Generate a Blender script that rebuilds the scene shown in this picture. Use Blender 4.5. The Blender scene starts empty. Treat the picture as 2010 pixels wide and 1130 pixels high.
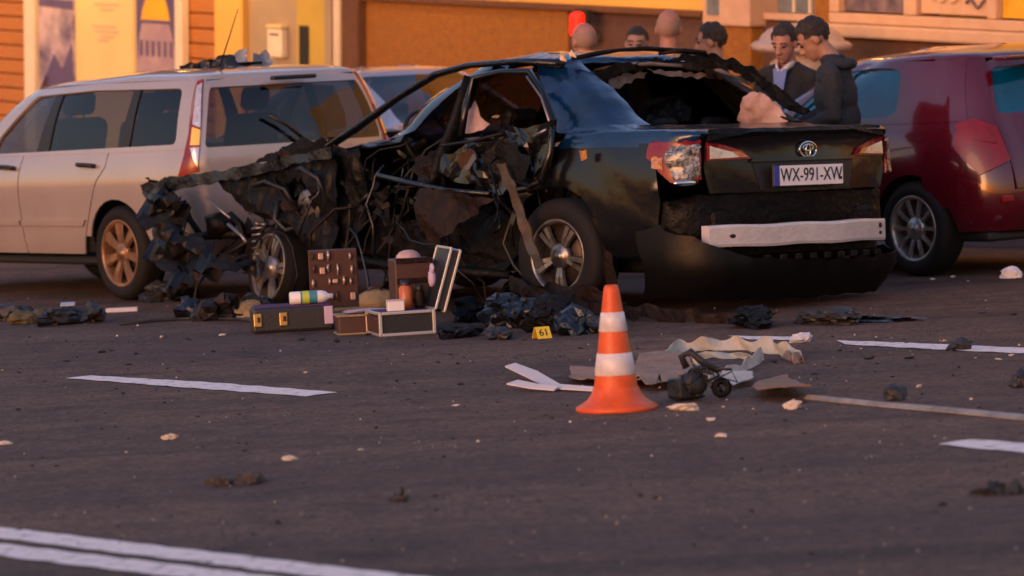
import bpy, bmesh, math, random
import numpy as np
from mathutils import Vector, Matrix, Quaternion
from mathutils.geometry import delaunay_2d_cdt
random.seed(7)
RNG = np.random.default_rng(11)
SC = bpy.context.scene
COL = SC.collection

# ------------------------------------------------------------------ camera, sky, sun, exposure
# z = 0 is the road surface, which slopes; the camera stands level, so it is rolled against the road
FPX, CAM_H = 8500.0, 1.6
roll_k, hor_y = -0.049, 70.0
_a = math.atan(-roll_k)
_pitch = math.atan((565.0 - hor_y) * math.cos(_a) / FPX)
_f = np.array([0, math.cos(_pitch), -math.sin(_pitch)])
_r0 = np.array([1.0, 0, 0]); _u0 = np.cross(_r0, _f)
CR = math.cos(_a) * _r0 - math.sin(_a) * _u0
CU = math.sin(_a) * _r0 + math.cos(_a) * _u0
RM = np.array([CR, CU, -_f]).T
cam_d = bpy.data.cameras.new('camera'); cam = bpy.data.objects.new('camera', cam_d); COL.objects.link(cam)
cam.matrix_world = Matrix([list(RM[i]) + [[0, 0, CAM_H][i]] for i in range(3)] + [[0, 0, 0, 1]])
cam_d.sensor_width = 36.0; cam_d.lens = 36.0 * FPX / 2010.0
cam_d.clip_start = 0.5; cam_d.clip_end = 2000
cam_d.dof.use_dof = True; cam_d.dof.focus_distance = 22.0; cam_d.dof.aperture_fstop = 3.6
SC.camera = cam
# direction towards the low evening sun: from behind the camera and to its left
SUN_EL = math.radians(10.0)
SUN_AZ = np.array([-0.56, -0.83]); SUN_AZ = SUN_AZ / np.linalg.norm(SUN_AZ)
TO_SUN = Vector((SUN_AZ[0] * math.cos(SUN_EL), SUN_AZ[1] * math.cos(SUN_EL), math.sin(SUN_EL)))
world = bpy.data.worlds.new('World'); SC.world = world; world.use_nodes = True
wn = world.node_tree.nodes; wl = world.node_tree.links
sky = wn.new('ShaderNodeTexSky'); sky.sky_type = 'NISHITA'; sky.sun_disc = False
sky.sun_elevation = math.radians(3.5); sky.sun_rotation = math.atan2(SUN_AZ[0], SUN_AZ[1])
sky.air_density = 1.4; sky.dust_density = 1.6; sky.ozone_density = 2.5
tint = wn.new('ShaderNodeMix'); tint.data_type = 'RGBA'; tint.blend_type = 'MULTIPLY'; tint.inputs[0].default_value = 1.0
tint.inputs[7].default_value = (1.15, 0.87, 0.99, 1)      # dusk: a lilac sky
wl.new(sky.outputs[0], tint.inputs[6])
bg = wn['Background']; wl.new(tint.outputs[2], bg.inputs[0]); bg.inputs[1].default_value = 0.15
sun_d = bpy.data.lights.new('sun', 'SUN'); sun_d.energy = 0.27; sun_d.angle = math.radians(35); sun_d.color = (1.0, 0.57, 0.32)
sun = bpy.data.objects.new('sun', sun_d); COL.objects.link(sun)
sun.rotation_euler = TO_SUN.to_track_quat('Z', 'Y').to_euler(); sun.location = (-20, -5, 15)
SC.view_settings.view_transform = 'Standard'; SC.view_settings.look = 'None'
SC.view_settings.exposure = 2.3; SC.view_settings.gamma = 1.0
SC.cycles.max_bounces = 8; SC.cycles.transparent_max_bounces = 24
SC.cycles.use_denoising = True

CAMP = np.array([0, 0, CAM_H])
def ray(x, y):
    return RM @ np.array([(x - 1005.0) / FPX, -(y - 565.0) / FPX, -1.0])
def at(x, y, z=0.0):
    d = ray(x, y); return CAMP + d * ((z - CAM_H) / d[2])
def atd(x, y, depth):
    return CAMP + ray(x, y) * depth

# ------------------------------------------------------------------ materials
def mat(name, col, rough=0.5, metal=0.0, coat=0.0, col2=None, var=(8.0, 0.35), bump=None, spec=0.5, emit=None, detail=6.0, rough2=None, stretch=None):
    m = bpy.data.materials.new(name); m.use_nodes = True
    nt = m.node_tree; p = nt.nodes['Principled BSDF']; L = nt.links
    p.inputs['Base Color'].default_value = (*col, 1); p.inputs['Roughness'].default_value = rough
    p.inputs['Metallic'].default_value = metal; p.inputs['Coat Weight'].default_value = coat
    p.inputs['Coat Roughness'].default_value = 0.06; p.inputs['Specular IOR Level'].default_value = spec
    tc = nt.nodes.new('ShaderNodeTexCoord'); src = tc.outputs['Object']
    if stretch:
        mp = nt.nodes.new('ShaderNodeMapping'); mp.inputs['Scale'].default_value = stretch; L.new(src, mp.inputs[0]); src = mp.outputs[0]
    if col2 is not None:
        n = nt.nodes.new('ShaderNodeTexNoise'); n.inputs['Scale'].default_value = var[0]; n.inputs['Detail'].default_value = detail
        n.inputs['Roughness'].default_value = 0.62
        L.new(src, n.inputs['Vector'])
        r = nt.nodes.new('ShaderNodeValToRGB'); r.color_ramp.elements[0].position = 0.5 - var[1] / 2; r.color_ramp.elements[1].position = 0.5 + var[1] / 2
        r.color_ramp.elements[0].color = (*col, 1); r.color_ramp.elements[1].color = (*col2, 1)
        L.new(n.outputs['Fac'], r.inputs[0]); L.new(r.outputs[0], p.inputs['Base Color'])
        if rough2 is not None:
            mr = nt.nodes.new('ShaderNodeMapRange'); mr.inputs[1].default_value = 0.35; mr.inputs[2].default_value = 0.65
            mr.inputs[3].default_value = rough; mr.inputs[4].default_value = rough2
            L.new(n.outputs['Fac'], mr.inputs[0]); L.new(mr.outputs[0], p.inputs['Roughness'])
    if bump:
        n2 = nt.nodes.new('ShaderNodeTexNoise'); n2.inputs['Scale'].default_value = bump[0]; n2.inputs['Detail'].default_value = 5
        L.new(src, n2.inputs['Vector'])
        b = nt.nodes.new('ShaderNodeBump'); b.inputs['Distance'].default_value = bump[1]; b.inputs['Strength'].default_value = 1.0
        L.new(n2.outputs['Fac'], b.inputs['Height']); L.new(b.outputs[0], p.inputs['Normal'])
    if emit:
        p.inputs['Emission Color'].default_value = (*emit[0], 1); p.inputs['Emission Strength'].default_value = emit[1]
    return m
def glass(name, tint_c, gloss_c=(1, 1, 1), ior=1.5, rough=0.02, extra=0.0):
    m = bpy.data.materials.new(name); m.use_nodes = True; nt = m.node_tree; nt.nodes.clear(); L = nt.links
    o = nt.nodes.new('ShaderNodeOutputMaterial'); mx = nt.nodes.new('ShaderNodeMixShader')
    t = nt.nodes.new('ShaderNodeBsdfTransparent'); t.inputs[0].default_value = (*tint_c, 1)
    g = nt.nodes.new('ShaderNodeBsdfGlossy'); g.inputs[0].default_value = (*gloss_c, 1); g.inputs['Roughness'].default_value = rough
    lw = nt.nodes.new('ShaderNodeLayerWeight'); lw.inputs[0].default_value = 0.5      # Schlick, alike from both sides of the pane
    pw = nt.nodes.new('ShaderNodeMath'); pw.operation = 'POWER'; pw.inputs[1].default_value = 5.0; L.new(lw.outputs['Facing'], pw.inputs[0])
    f0 = ((ior - 1) / (ior + 1)) ** 2 + extra
    ad = nt.nodes.new('ShaderNodeMath'); ad.operation = 'MULTIPLY_ADD'; ad.use_clamp = True; ad.inputs[1].default_value = 1 - f0; ad.inputs[2].default_value = f0
    L.new(pw.outputs[0], ad.inputs[0]); L.new(ad.outputs[0], mx.inputs[0])
    L.new(t.outputs[0], mx.inputs[1]); L.new(g.outputs[0], mx.inputs[2]); L.new(mx.outputs[0], o.inputs[0])
    return m

# ------------------------------------------------------------------ mesh helpers
def tag(o, label, cat=None, group=None, kind=None):
    if label: o['label'] = label
    if cat: o['category'] = cat
    if group: o['group'] = group
    if kind: o['kind'] = kind
    return o
def empty(name, loc=(0, 0, 0), rot=None):
    o = bpy.data.objects.new(name, None); COL.objects.link(o); o.location = loc; o.empty_display_size = 0.2
    if rot is not None:
        o.rotation_mode = 'QUATERNION'; o.rotation_quaternion = rot
    return o
def link(name, me, mats, parent=None, smooth=True):
    if not isinstance(mats, (list, tuple)): mats = [mats]
    for m in mats: me.materials.append(m)
    if smooth: me.polygons.foreach_set('use_smooth', [True] * len(me.polygons))
    o = bpy.data.objects.new(name, me); COL.objects.link(o)
    if parent is not None: o.parent = parent
    return o
class MB:
    def __init__(s): s.v = []; s.f = []; s.m = []; s.sm = []
    def add(s, vs, fs, mi=0, smooth=True):
        b = len(s.v); s.v.extend([tuple(map(float, p)) for p in vs])
        for f in fs: s.f.append([b + i for i in f]); s.m.append(mi); s.sm.append(smooth)
        return s
    def box(s, c, size, rot=None, mi=0, bev=0.0):
        bm = bmesh.new(); bmesh.ops.create_cube(bm, size=1.0)
        for v in bm.verts: v.co = Vector((v.co.x * size[0], v.co.y * size[1], v.co.z * size[2]))
        if bev > 0: bmesh.ops.bevel(bm, geom=list(bm.edges), offset=bev, segments=2, affect='EDGES', profile=0.5)
        R = rot if rot is not None else Matrix.Identity(3)
        bm.verts.index_update()
        vs = [R @ v.co + Vector(c) for v in bm.verts]; fs = [[v.index for v in f.verts] for f in bm.faces]; bm.free()
        return s.add(vs, fs, mi, False)
    def tube(s, pts, rad, seg=8, mi=0, cap=True, flat=None):
        pts = [Vector(p) for p in pts]; n = len(pts)
        rads = rad if isinstance(rad, (list, tuple)) else [rad] * n
        vs = []; up = None
        for i, p in enumerate(pts):
            t = (pts[min(i + 1, n - 1)] - pts[max(i - 1, 0)]).normalized()
            if up is None:
                up = Vector((0, 0, 1)) if abs(t.z) < 0.9 else Vector((1, 0, 0))
            a = t.cross(up)
            if a.length < 1e-5: a = t.cross(Vector((0.3, 1, 0.2)))
            a.normalize(); b = a.cross(t).normalized(); up = b
            for k in range(seg):
                an = 2 * math.pi * k / seg
                vs.append(p + a * math.cos(an) * rads[i] * (flat[0] if flat else 1) + b * math.sin(an) * rads[i] * (flat[1] if flat else 1))
        fs = [[i * seg + k, i * seg + (k + 1) % seg, (i + 1) * seg + (k + 1) % seg, (i + 1) * seg + k] for i in range(n - 1) for k in range(seg)]
        if cap: fs += [list(range(seg))[::-1], [(n - 1) * seg + k for k in range(seg)]]
        return s.add(vs, fs, mi)
    def lathe(s, prof, M=None, seg=32, mi=0, sq=None):
        # prof: (r, h) pairs about z; M places it
        M = M or Matrix.Identity(4); vs = []; n = len(prof)
        for r, h in prof:
            for k in range(seg):
                an = 2 * math.pi * k / seg; c, q = math.cos(an), math.sin(an)
                vs.append(M @ Vector((r * c, r * q, h)))
        fs = [[i * seg + k, i * seg + (k + 1) % seg, (i + 1) * seg + (k + 1) % seg, (i + 1) * seg + k] for i in range(n - 1) for k in range(seg)]
        return s.add(vs, fs, mi)
    def blob(s, c, r, sub=2, mi=0, rough=0.0, seed=0, rot=None):
        bm = bmesh.new(); bmesh.ops.create_icosphere(bm, subdivisions=sub, radius=1.0); bm.verts.index_update()
        P = np.array([v.co for v in bm.verts]); fs = [[v.index for v in f.verts] for f in bm.faces]; bm.free()
        if rough: P = P * (1 + wob(P * 2.2, rough, seed))[:, None]
        P = P * np.array(r)
        if rot is not None: P = P @ np.array(rot.to_3x3()).T
        return s.add(P + np.array(c), fs, mi)
    def build(s, name, mats, parent=None):
        me = bpy.data.meshes.new(name); me.from_pydata(s.v, [], s.f)
        o = link(name, me, mats, parent, smooth=False)
        me.polygons.foreach_set('material_index', s.m); me.polygons.foreach_set('use_smooth', s.sm)
        me.update(); return o
def wob(P, amp, seed, n=10, fmin=1.0, fmax=6.0):
    g = np.random.default_rng(seed); out = np.zeros(len(P))
    for k in range(n):
        fr = fmin * (fmax / fmin) ** (k / (n - 1)); w = g.normal(size=3); w = w / np.linalg.norm(w) * fr
        out += np.sin(P @ w * 2.2 + g.uniform(0, 6.28)) / (1 + 0.6 * k)
    return amp * out / 2.2
def crumple(P, amp, scale, seed, n=7):
    # creased folds: triangle waves along random directions
    g = np.random.default_rng(seed); D = np.zeros_like(P)
    for k in range(n):
        w = g.normal(size=3); w /= np.linalg.norm(w); d = g.normal(size=3); d /= np.linalg.norm(d)
        fr = scale * (1.0 + 0.75 * k); ph = P @ w * fr + g.uniform(0, 4)
        D += np.outer(2 * np.abs(ph - np.floor(ph) - 0.5) - 0.5, d) / (1 + 0.55 * k)
    return P + D * amp
def densify(poly, res):
    out = []
    for i in range(len(poly)):
        a = np.array(poly[i], float); b = np.array(poly[(i + 1) % len(poly)], float); k = max(1, int(math.ceil(np.linalg.norm(b - a) / res)))
        out += [a + (b - a) * j / k for j in range(k)]
    return np.array(out)
def inside(P, loops):
    r = np.zeros(len(P), bool)
    for lp in loops:
        x0, y0 = lp[:, 0], lp[:, 1]; x1, y1 = np.roll(x0, -1), np.roll(y0, -1)
        for a, b, c, d in zip(x0, y0, x1, y1):
            if b == d: continue
            h = ((b > P[:, 1]) != (d > P[:, 1])) & (P[:, 0] < (c - a) * (P[:, 1] - b) / (d - b) + a)
            r ^= h
    return r
def fill2d(outer, holes=(), res=0.05, jit=0.15):
    loops = [densify(outer, res)] + [densify(h, res) for h in holes]
    mn, mx = loops[0].min(0), loops[0].max(0)
    gx, gy = np.meshgrid(np.arange(mn[0] + res / 2, mx[0], res), np.arange(mn[1] + res / 2, mx[1], res))
    G = np.stack([gx.ravel(), gy.ravel()], 1)
    if len(G):
        G += RNG.uniform(-jit, jit, G.shape) * res
        G = G[inside(G, loops)]
        bd = np.concatenate(loops)
        if len(G):
            d2 = np.concatenate([((G[i:i + 400, None, :] - bd[None]) ** 2).sum(2).min(1) for i in range(0, len(G), 400)])
            G = G[d2 > (0.45 * res) ** 2]
    V = []; E = []
    for lp in loops:
        b = len(V); V += [Vector(p) for p in lp]; E += [(b + i, b + (i + 1) % len(lp)) for i in range(len(lp))]
    V += [Vector(p) for p in G]
    r = delaunay_2d_cdt(V, E, [], 0, 1e-6)
    P = np.array([tuple(p) for p in r[0]]); T = np.array([list(t) for t in r[2]], int)
    C = P[T].mean(1); T = T[inside(C, loops)]
    return P, T
def solid(name, P, T, mats, parent, thick, flip=False, nrm=None):
    # a sheet with thickness and its own rim
    if flip: T = T[:, ::-1]
    a, b, c = P[T[:, 0]], P[T[:, 1]], P[T[:, 2]]; fn = np.cross(b - a, c - a)
    N = np.zeros_like(P)
    for k in range(3): np.add.at(N, T[:, k], fn)
    N /= np.maximum(np.linalg.norm(N, axis=1), 1e-12)[:, None]
    n = len(P)
    if thick > 0:
        ed = {}
        for t in T:
            for i in range(3):
                e = (int(t[i]), int(t[(i + 1) % 3])); k = (min(e), max(e)); ed[k] = None if k in ed else e
        bd = [e for e in ed.values() if e]
        B = P - N * thick
        vs = np.concatenate([P, B]); fs = [list(map(int, t)) for t in T] + [[int(n + t[2]), int(n + t[1]), int(n + t[0])] for t in T]
        rv = []; base = 2 * n
        for i, j in bd:
            rv += [P[i], P[j], B[j], B[i]]; fs.append([base + 3, base + 2, base + 1, base]); base += 4
        if rv: vs = np.concatenate([vs, np.array(rv)])
    else:
        vs = P; fs = [list(map(int, t)) for t in T]
    me = bpy.data.meshes.new(name); me.from_pydata([tuple(p) for p in vs], [], fs); me.update()
    o = link(name, me, mats, parent)
    if nrm is not None:                       # shade with the body surface's own normals
        al = np.zeros((len(vs), 3)); al[:n] = nrm
        if thick > 0:
            al[n:2 * n] = -nrm
            for q in range(2 * n, len(vs), 4):
                c_ = np.cross(vs[q + 2] - vs[q + 3], vs[q + 1] - vs[q + 3]); al[q:q + 4] = c_ / max(np.linalg.norm(c_), 1e-9)
        me.normals_split_custom_set_from_vertices([tuple(v) for v in al])
    return o
def sheet(name, outer, f, mats, parent=None, holes=(), res=0.05, thick=0.004, flip=False):
    P2, T = fill2d(outer, holes, res); P = f(P2)
    return solid(name, P, T, mats, parent, thick, flip)
def jag(poly, res, amp, seed):
    g = np.random.default_rng(seed); D = densify(poly, res); return [tuple(p) for p in D + g.uniform(-amp, amp, D.shape)]
def rounded(poly, r, k=4):
    out = []; n = len(poly)
    for i in range(n):
        p0, p, p1 = (np.array(poly[j % n], float) for j in (i - 1, i, i + 1))
        rr = r[i] if isinstance(r, (list, tuple)) else r
        a = p0 - p; b = p1 - p; la, lb = np.linalg.norm(a), np.linalg.norm(b); q = min(rr, la * 0.45, lb * 0.45)
        A = p + a / la * q; Bq = p + b / lb * q
        for t in np.linspace(0, 1, k + 1): out.append(tuple((1 - t) ** 2 * A + 2 * t * (1 - t) * p + t * t * Bq))
    return out
def text_mesh(name, txt, size, M, mats, parent=None, depth=0.002, align='CENTER', sx=1.0):
    cu = bpy.data.curves.new(name, 'FONT'); cu.body = txt; cu.size = size; cu.extrude = depth; cu.align_x = align; cu.align_y = 'CENTER'
    to = bpy.data.objects.new('text', cu); COL.objects.link(to)
    dg = bpy.context.evaluated_depsgraph_get(); me = bpy.data.meshes.new_from_object(to.evaluated_get(dg))
    bpy.data.objects.remove(to); bpy.data.curves.remove(cu)
    me.transform(M @ Matrix.Diagonal((sx, 1, 1, 1))); me.name = name
    return link(name, me, mats, parent, smooth=False)
def copy_tree(o, parent=None):
    c = o.copy(); COL.objects.link(c)
    if parent is not None: c.parent = parent
    for ch in o.children: copy_tree(ch, c)
    return c

# ------------------------------------------------------------------ lofted car bodies
class Body:
    """control net of a car: rows from sill to roof, stations front centre > left side > rear centre > right side"""
    NF, NC, NS, NR, NB = 4, 4, 13, 6, 4
    def __init__(s, rows):
        net = []
        for r in rows:
            xf, xr, hw = r['xf'], r['xr'], r['hw']; fr, fy = r.get('f', (0.45, 0.35)); rr, ry = r.get('r', (0.32, 0.25))
            bf, br = r.get('bow', (0.12, 0.05)); tf, tr = r.get('taper', (0.05, 0.03)); e = r.get('e', 2.3)
            hf, hr = hw - tf, hw - tr; pts = []
            fy = min(fy, hf); ry = min(ry, hr)
            for i in range(s.NF): t = i / s.NF; y = t * (hf - fy); pts.append((xf - bf * t * t, y))
            for i in range(s.NC): t = i / s.NC * math.pi / 2; pts.append((xf - bf - fr * (1 - math.cos(t) ** (2 / e)), hf - fy + fy * math.sin(t) ** (2 / e)))
            x0, x1 = xf - bf - fr, xr + br + rr
            for i in range(s.NS):
                t = i / (s.NS - 1); x = x0 + (x1 - x0) * t; q = 2 * t - 1
                pts.append((x, hw - (tf if q < 0 else tr) * abs(q) ** 2.4))
            for i in range(1, s.NR + 1): t = i / s.NR * math.pi / 2; pts.append((xr + br + rr - rr * math.sin(t) ** (2 / e), hr - ry + ry * max(0.0, math.cos(t)) ** (2 / e)))
            for i in range(1, s.NB + 1): t = 1 - i / s.NB; pts.append((xr + br * t * t, t * (hr - ry)))
            xs = np.array([p[0] for p in pts]); zp = sorted(r['z']); z = np.interp(xs, [p[0] for p in zp], [p[1] for p in zp])
            half = np.stack([xs, np.array([p[1] for p in pts]), z], 1); o = half[::-1][1:].copy(); o[:, 1] *= -1
            net.append(np.concatenate([half, o]))
        s.N = np.array(net); s.nv, s.nu = s.N.shape[:2]; s.ur = s.NF + s.NC + s.NS + s.NR + s.NB - 1   # u of rear centre
        s.us0 = s.NF + s.NC; s.us1 = s.us0 + s.NS - 1
        P = np.pad(s.N, ((1, 1), (1, 1), (0, 0)))
        P[0, 1:-1] = 2 * s.N[0] - s.N[1]; P[-1, 1:-1] = 2 * s.N[-1] - s.N[-2]
        P[:, 0] = 2 * P[:, 1] - P[:, 2]; P[:, -1] = 2 * P[:, -2] - P[:, -3]; s.P = P
        ref = s.N[min(3, s.nv - 1)]; d = np.linalg.norm(np.diff(ref, axis=0), axis=1); c = np.concatenate([[0], np.cumsum(d)]); s.arc = c[s.ur] - c  # + left, - right
    @staticmethod
    def w(t):
        return np.stack([-.5 * t + t * t - .5 * t ** 3, 1 - 2.5 * t * t + 1.5 * t ** 3, .5 * t + 2 * t * t - 1.5 * t ** 3, -.5 * t * t + .5 * t ** 3], -1)
    def ev(s, u, v):
        u = np.clip(u, 0, s.nu - 1 - 1e-9); v = np.clip(v, 0, s.nv - 1 - 1e-9)
        iu = np.floor(u).astype(int); iv = np.floor(v).astype(int); wu = s.w(u - iu); wv = s.w(v - iv)
        out = np.zeros(u.shape + (3,))
        for a in range(4):
            for b in range(4): out += s.P[iv + a, iu + b] * (wv[..., a] * wu[..., b])[..., None]
        return out
    def inv(s, Q, ax, ur, vr):
        us = np.arange(ur[0], ur[1] + .01, 0.34); vs = np.arange(vr[0], vr[1] + .01, 0.12)
        U, V = np.meshgrid(us, vs); U = U.ravel(); V = V.ravel(); G = s.ev(U, V)[:, ax]
        k = np.concatenate([((Q[i:i + 300, None] - G[None]) ** 2).sum(2).argmin(1) for i in range(0, len(Q), 300)])
        u, v = U[k].copy(), V[k].copy()
        for _ in range(7):
            p = s.ev(u, v)[:, ax]; e = 1e-3
            du = (s.ev(u + e, v)[:, ax] - p) / e; dv = (s.ev(u, v + e)[:, ax] - p) / e; r = Q - p
            det = du[:, 0] * dv[:, 1] - du[:, 1] * dv[:, 0]; det = np.where(np.abs(det) < 1e-7, 1e-7, det)
            su = (r[:, 0] * dv[:, 1] - r[:, 1] * dv[:, 0]) / det; sv = (du[:, 0] * r[:, 1] - du[:, 1] * r[:, 0]) / det
            u = np.clip(u + np.clip(su, -.7, .7), ur[0], ur[1]); v = np.clip(v + np.clip(sv, -.4, .4), vr[0], vr[1])
        return u, v
    def uv_side(s, Q, vr=None):       # (x, z) on the left side
        return s.inv(Q, [0, 2], (s.us0 - 3, s.us1 + s.NR * 0.8), vr or (0, s.nv - 1))
    def uv_arc(s, Q, vr=None):        # (arc from rear centre, z) over the rear and round its corners
        u = np.interp(-Q[:, 0], -s.arc, np.arange(s.nu)); lo = np.full(len(Q), float((vr or (0, s.nv - 1))[0])); hi = np.full(len(Q), float((vr or (0, s.nv - 1))[1]))
        for _ in range(26):
            m = (lo + hi) / 2; below = s.ev(u, m)[:, 2] < Q[:, 1]; lo = np.where(below, m, lo); hi = np.where(below, hi, m)
        return u, (lo + hi) / 2
    def norm(s, u, v):
        e = 1e-2; n = np.cross(s.ev(u + e, v) - s.ev(u - e, v), s.ev(u, v + e) - s.ev(u, v - e)); n /= np.maximum(np.linalg.norm(n, axis=1), 1e-9)[:, None]
        c = s.ev(u, v); sg = np.sign((n * (c - np.array([1.2, 0, 0.75]))).sum(1)); return n * np.where(sg == 0, 1, sg)[:, None]
    def panel(s, name, chart, outer, mats, parent, holes=(), res=0.05, thick=0.012, lift=0.0, vr=None, mirror=False, warp=None):
        P2, T = fill2d(outer, holes, res)
        u, v = (s.uv_side if chart == 's' else s.uv_arc)(P2, vr) if chart in 'sa' else (P2[:, 0], P2[:, 1])
        P = s.ev(u, v); nr = s.norm(u, v)
        P = P + nr * lift
        a, b, c = P[T[:, 0]], P[T[:, 1]], P[T[:, 2]]
        cr = np.cross(b - a, c - a); keep = np.linalg.norm(cr, axis=1) > 0.02 * res * res; T, cr = T[keep], cr[keep]
        bad = (cr * nr[T[:, 0]]).sum(1) < 0; T = np.where(bad[:, None], T[:, ::-1], T)
        if mirror: P = P * np.array([1, -1, 1]); nr = nr * np.array([1, -1, 1]); T = T[:, ::-1]
        if warp: P = warp(P)
        return solid(name, P, T, mats, parent, thick, nrm=None if warp else nr)
def arch(cx, cz, r, a0=-10, a1=190, n=14):
    return [(cx + r * math.cos(math.radians(t)), cz + r * math.sin(math.radians(t))) for t in np.linspace(a0, a1, n)]
# ------------------------------------------------------------------ palette
M = {}
def asphalt():
    m = bpy.data.materials.new('asphalt'); m.use_nodes = True; nt = m.node_tree; L = nt.links; p = nt.nodes['Principled BSDF']
    tc = nt.nodes.new('ShaderNodeTexCoord')
    def noise(sc, det, rough=0.6, stretch=None):
        n = nt.nodes.new('ShaderNodeTexNoise'); n.inputs['Scale'].default_value = sc; n.inputs['Detail'].default_value = det; n.inputs['Roughness'].default_value = rough
        if stretch:
            mp = nt.nodes.new('ShaderNodeMapping'); mp.inputs['Rotation'].default_value = (0, 0, math.radians(-52.5)); mp.inputs['Scale'].default_value = stretch
            L.new(tc.outputs['Object'], mp.inputs[0]); L.new(mp.outputs[0], n.inputs['Vector'])
        else: L.new(tc.outputs['Object'], n.inputs['Vector'])
        return n
    def ramp(src, stops):
        r = nt.nodes.new('ShaderNodeValToRGB'); e = r.color_ramp.elements
        while len(e) < len(stops): e.new(0.5)
        for i, (q, c) in enumerate(stops): e[i].position = q; e[i].color = (*c, 1)
        L.new(src, r.inputs[0]); return r
    def mix(kind, a, b, fac=1.0):
        x = nt.nodes.new('ShaderNodeMix'); x.data_type = 'RGBA'; x.blend_type = kind; x.inputs[0].default_value = fac
        L.new(a, x.inputs[6]); L.new(b, x.inputs[7]); return x.outputs[2]
    big = ramp(noise(0.35, 4).outputs['Fac'], [(0.3, (0.099, 0.057, 0.042)), (0.7, (0.139, 0.080, 0.055))])
    lane = ramp(noise(0.5, 4, 0.55, (0.10, 1.6, 1)).outputs['Fac'], [(0.32, (0.66, 0.66, 0.70)), (0.66, (1.22, 1.18, 1.12))])
    grit = ramp(noise(24, 5, 0.85).outputs['Fac'], [(0.34, (0.30, 0.29, 0.30)), (0.5, (0.95, 0.95, 0.95)), (0.66, (1.9, 1.82, 1.80))])
    mid = ramp(noise(4.0, 7, 0.75).outputs['Fac'], [(0.33, (0.50, 0.50, 0.53)), (0.55, (1.0, 1.0, 1.0)), (0.8, (1.22, 1.18, 1.15))])
    tyre = ramp(noise(1.0, 5, 0.6, (0.045, 2.6, 1)).outputs['Fac'], [(0.36, (0.62, 0.60, 0.62)), (0.44, (1.0, 1.0, 1.0)), (0.64, (1.0, 1.0, 1.0)), (0.74, (1.16, 1.12, 1.08))])
    stain = ramp(noise(1.3, 6, 0.65).outputs['Fac'], [(0.30, (0.5, 0.5, 0.53)), (0.40, (1, 1, 1))])
    c = mix('MULTIPLY', big.outputs[0], lane.outputs[0]); c = mix('MULTIPLY', c, tyre.outputs[0]); c = mix('MULTIPLY', c, stain.outputs[0]); c = mix('MULTIPLY', c, grit.outputs[0]); c = mix('MULTIPLY', c, mid.outputs[0])
    L.new(c, p.inputs['Base Color']); p.inputs['Roughness'].default_value = 0.82; p.inputs['Specular IOR Level'].default_value = 0.3
    b = nt.nodes.new('ShaderNodeBump'); b.inputs['Distance'].default_value = 0.006; b.inputs['Strength'].default_value = 0.8
    L.new(noise(60, 4, 0.7).outputs['Fac'], b.inputs['Height']); L.new(b.outputs[0], p.inputs['Normal'])
    return m
M['asphalt'] = asphalt()
M['line'] = mat('road_paint', (0.86, 0.72, 0.67), 0.7, col2=(0.13, 0.09, 0.075), var=(17, 0.10), bump=(60, 0.003))
for _n in M['line'].node_tree.nodes:
    if _n.type == 'VALTORGB': _n.color_ramp.elements[0].position = 0.54; _n.color_ramp.elements[1].position = 0.70
M['pave'] = mat('paving', (0.22, 0.20, 0.18), 0.85, col2=(0.30, 0.27, 0.24), bump=(30, 0.004))
M['wood'] = mat('varnished_wood', (0.34, 0.115, 0.020), 0.5, col2=(0.46, 0.18, 0.036), var=(6, 0.5), stretch=(0.6, 6, 9), bump=(12, 0.003))
M['cream'] = mat('cream_paint', (0.74, 0.58, 0.24), 0.6, col2=(0.68, 0.50, 0.19), var=(3, 0.6))
M['white_trim'] = mat('white_trim', (0.76, 0.65, 0.46), 0.5, col2=(0.66, 0.54, 0.36), var=(5, 0.6))
M['amber'] = mat('amber_plaster', (0.66, 0.36, 0.07), 0.8, col2=(0.72, 0.42, 0.09), var=(7, 0.6), bump=(50, 0.004))
M['ochre'] = mat('ochre_render', (0.33, 0.13, 0.014), 0.85, col2=(0.22, 0.078, 0.009), var=(14, 0.5), bump=(45, 0.012))
M['ochre2'] = mat('brown_render', (0.15, 0.062, 0.022), 0.85, col2=(0.10, 0.042, 0.018), var=(9, 0.5), bump=(45, 0.012))
M['brick'] = mat('brown_brick', (0.075, 0.036, 0.026), 0.85, col2=(0.11, 0.05, 0.032), var=(11, 0.4), bump=(30, 0.01))
M['taupe'] = mat('taupe_door', (0.30, 0.22, 0.13), 0.6, col2=(0.36, 0.27, 0.15), var=(4, 0.6))
M['yellow_lamplight'] = mat('yellow_panel', (0.52, 0.36, 0.035), 0.6, col2=(0.40, 0.28, 0.05), var=(3, 0.6))  # yellow lamplight in the recess, put into the colour
M['peach'] = mat('peach_stone', (0.60, 0.39, 0.25), 0.7, col2=(0.50, 0.30, 0.18), var=(6, 0.6), bump=(40, 0.003))
M['stone'] = mat('pale_stone', (0.50, 0.38, 0.34), 0.75, col2=(0.36, 0.27, 0.235), var=(7, 0.6), bump=(30, 0.006))
M['dark'] = mat('dark_gap', (0.012, 0.011, 0.010), 0.8)
M['pic_a'] = mat('picture_violet', (0.10, 0.08, 0.16), 0.35, col2=(0.55, 0.42, 0.42), var=(2.4, 0.3))
M['pic_sky'] = mat('picture_night', (0.07, 0.06, 0.16), 0.35, col2=(0.13, 0.09, 0.18), var=(2, 0.5))
M['pic_gold'] = mat('picture_gold', (0.85, 0.48, 0.02), 0.35, col2=(0.78, 0.36, 0.02), var=(2, 0.5))
M['pic_stone'] = mat('picture_stone', (0.42, 0.30, 0.30), 0.4, col2=(0.28, 0.18, 0.24), var=(5, 0.4))
M['print'] = mat('faded_print', (0.55, 0.42, 0.24), 0.6)
M['window'] = mat('shop_window', (0.05, 0.07, 0.09), 0.08, col2=(0.20, 0.24, 0.28), var=(3, 0.4))
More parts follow.
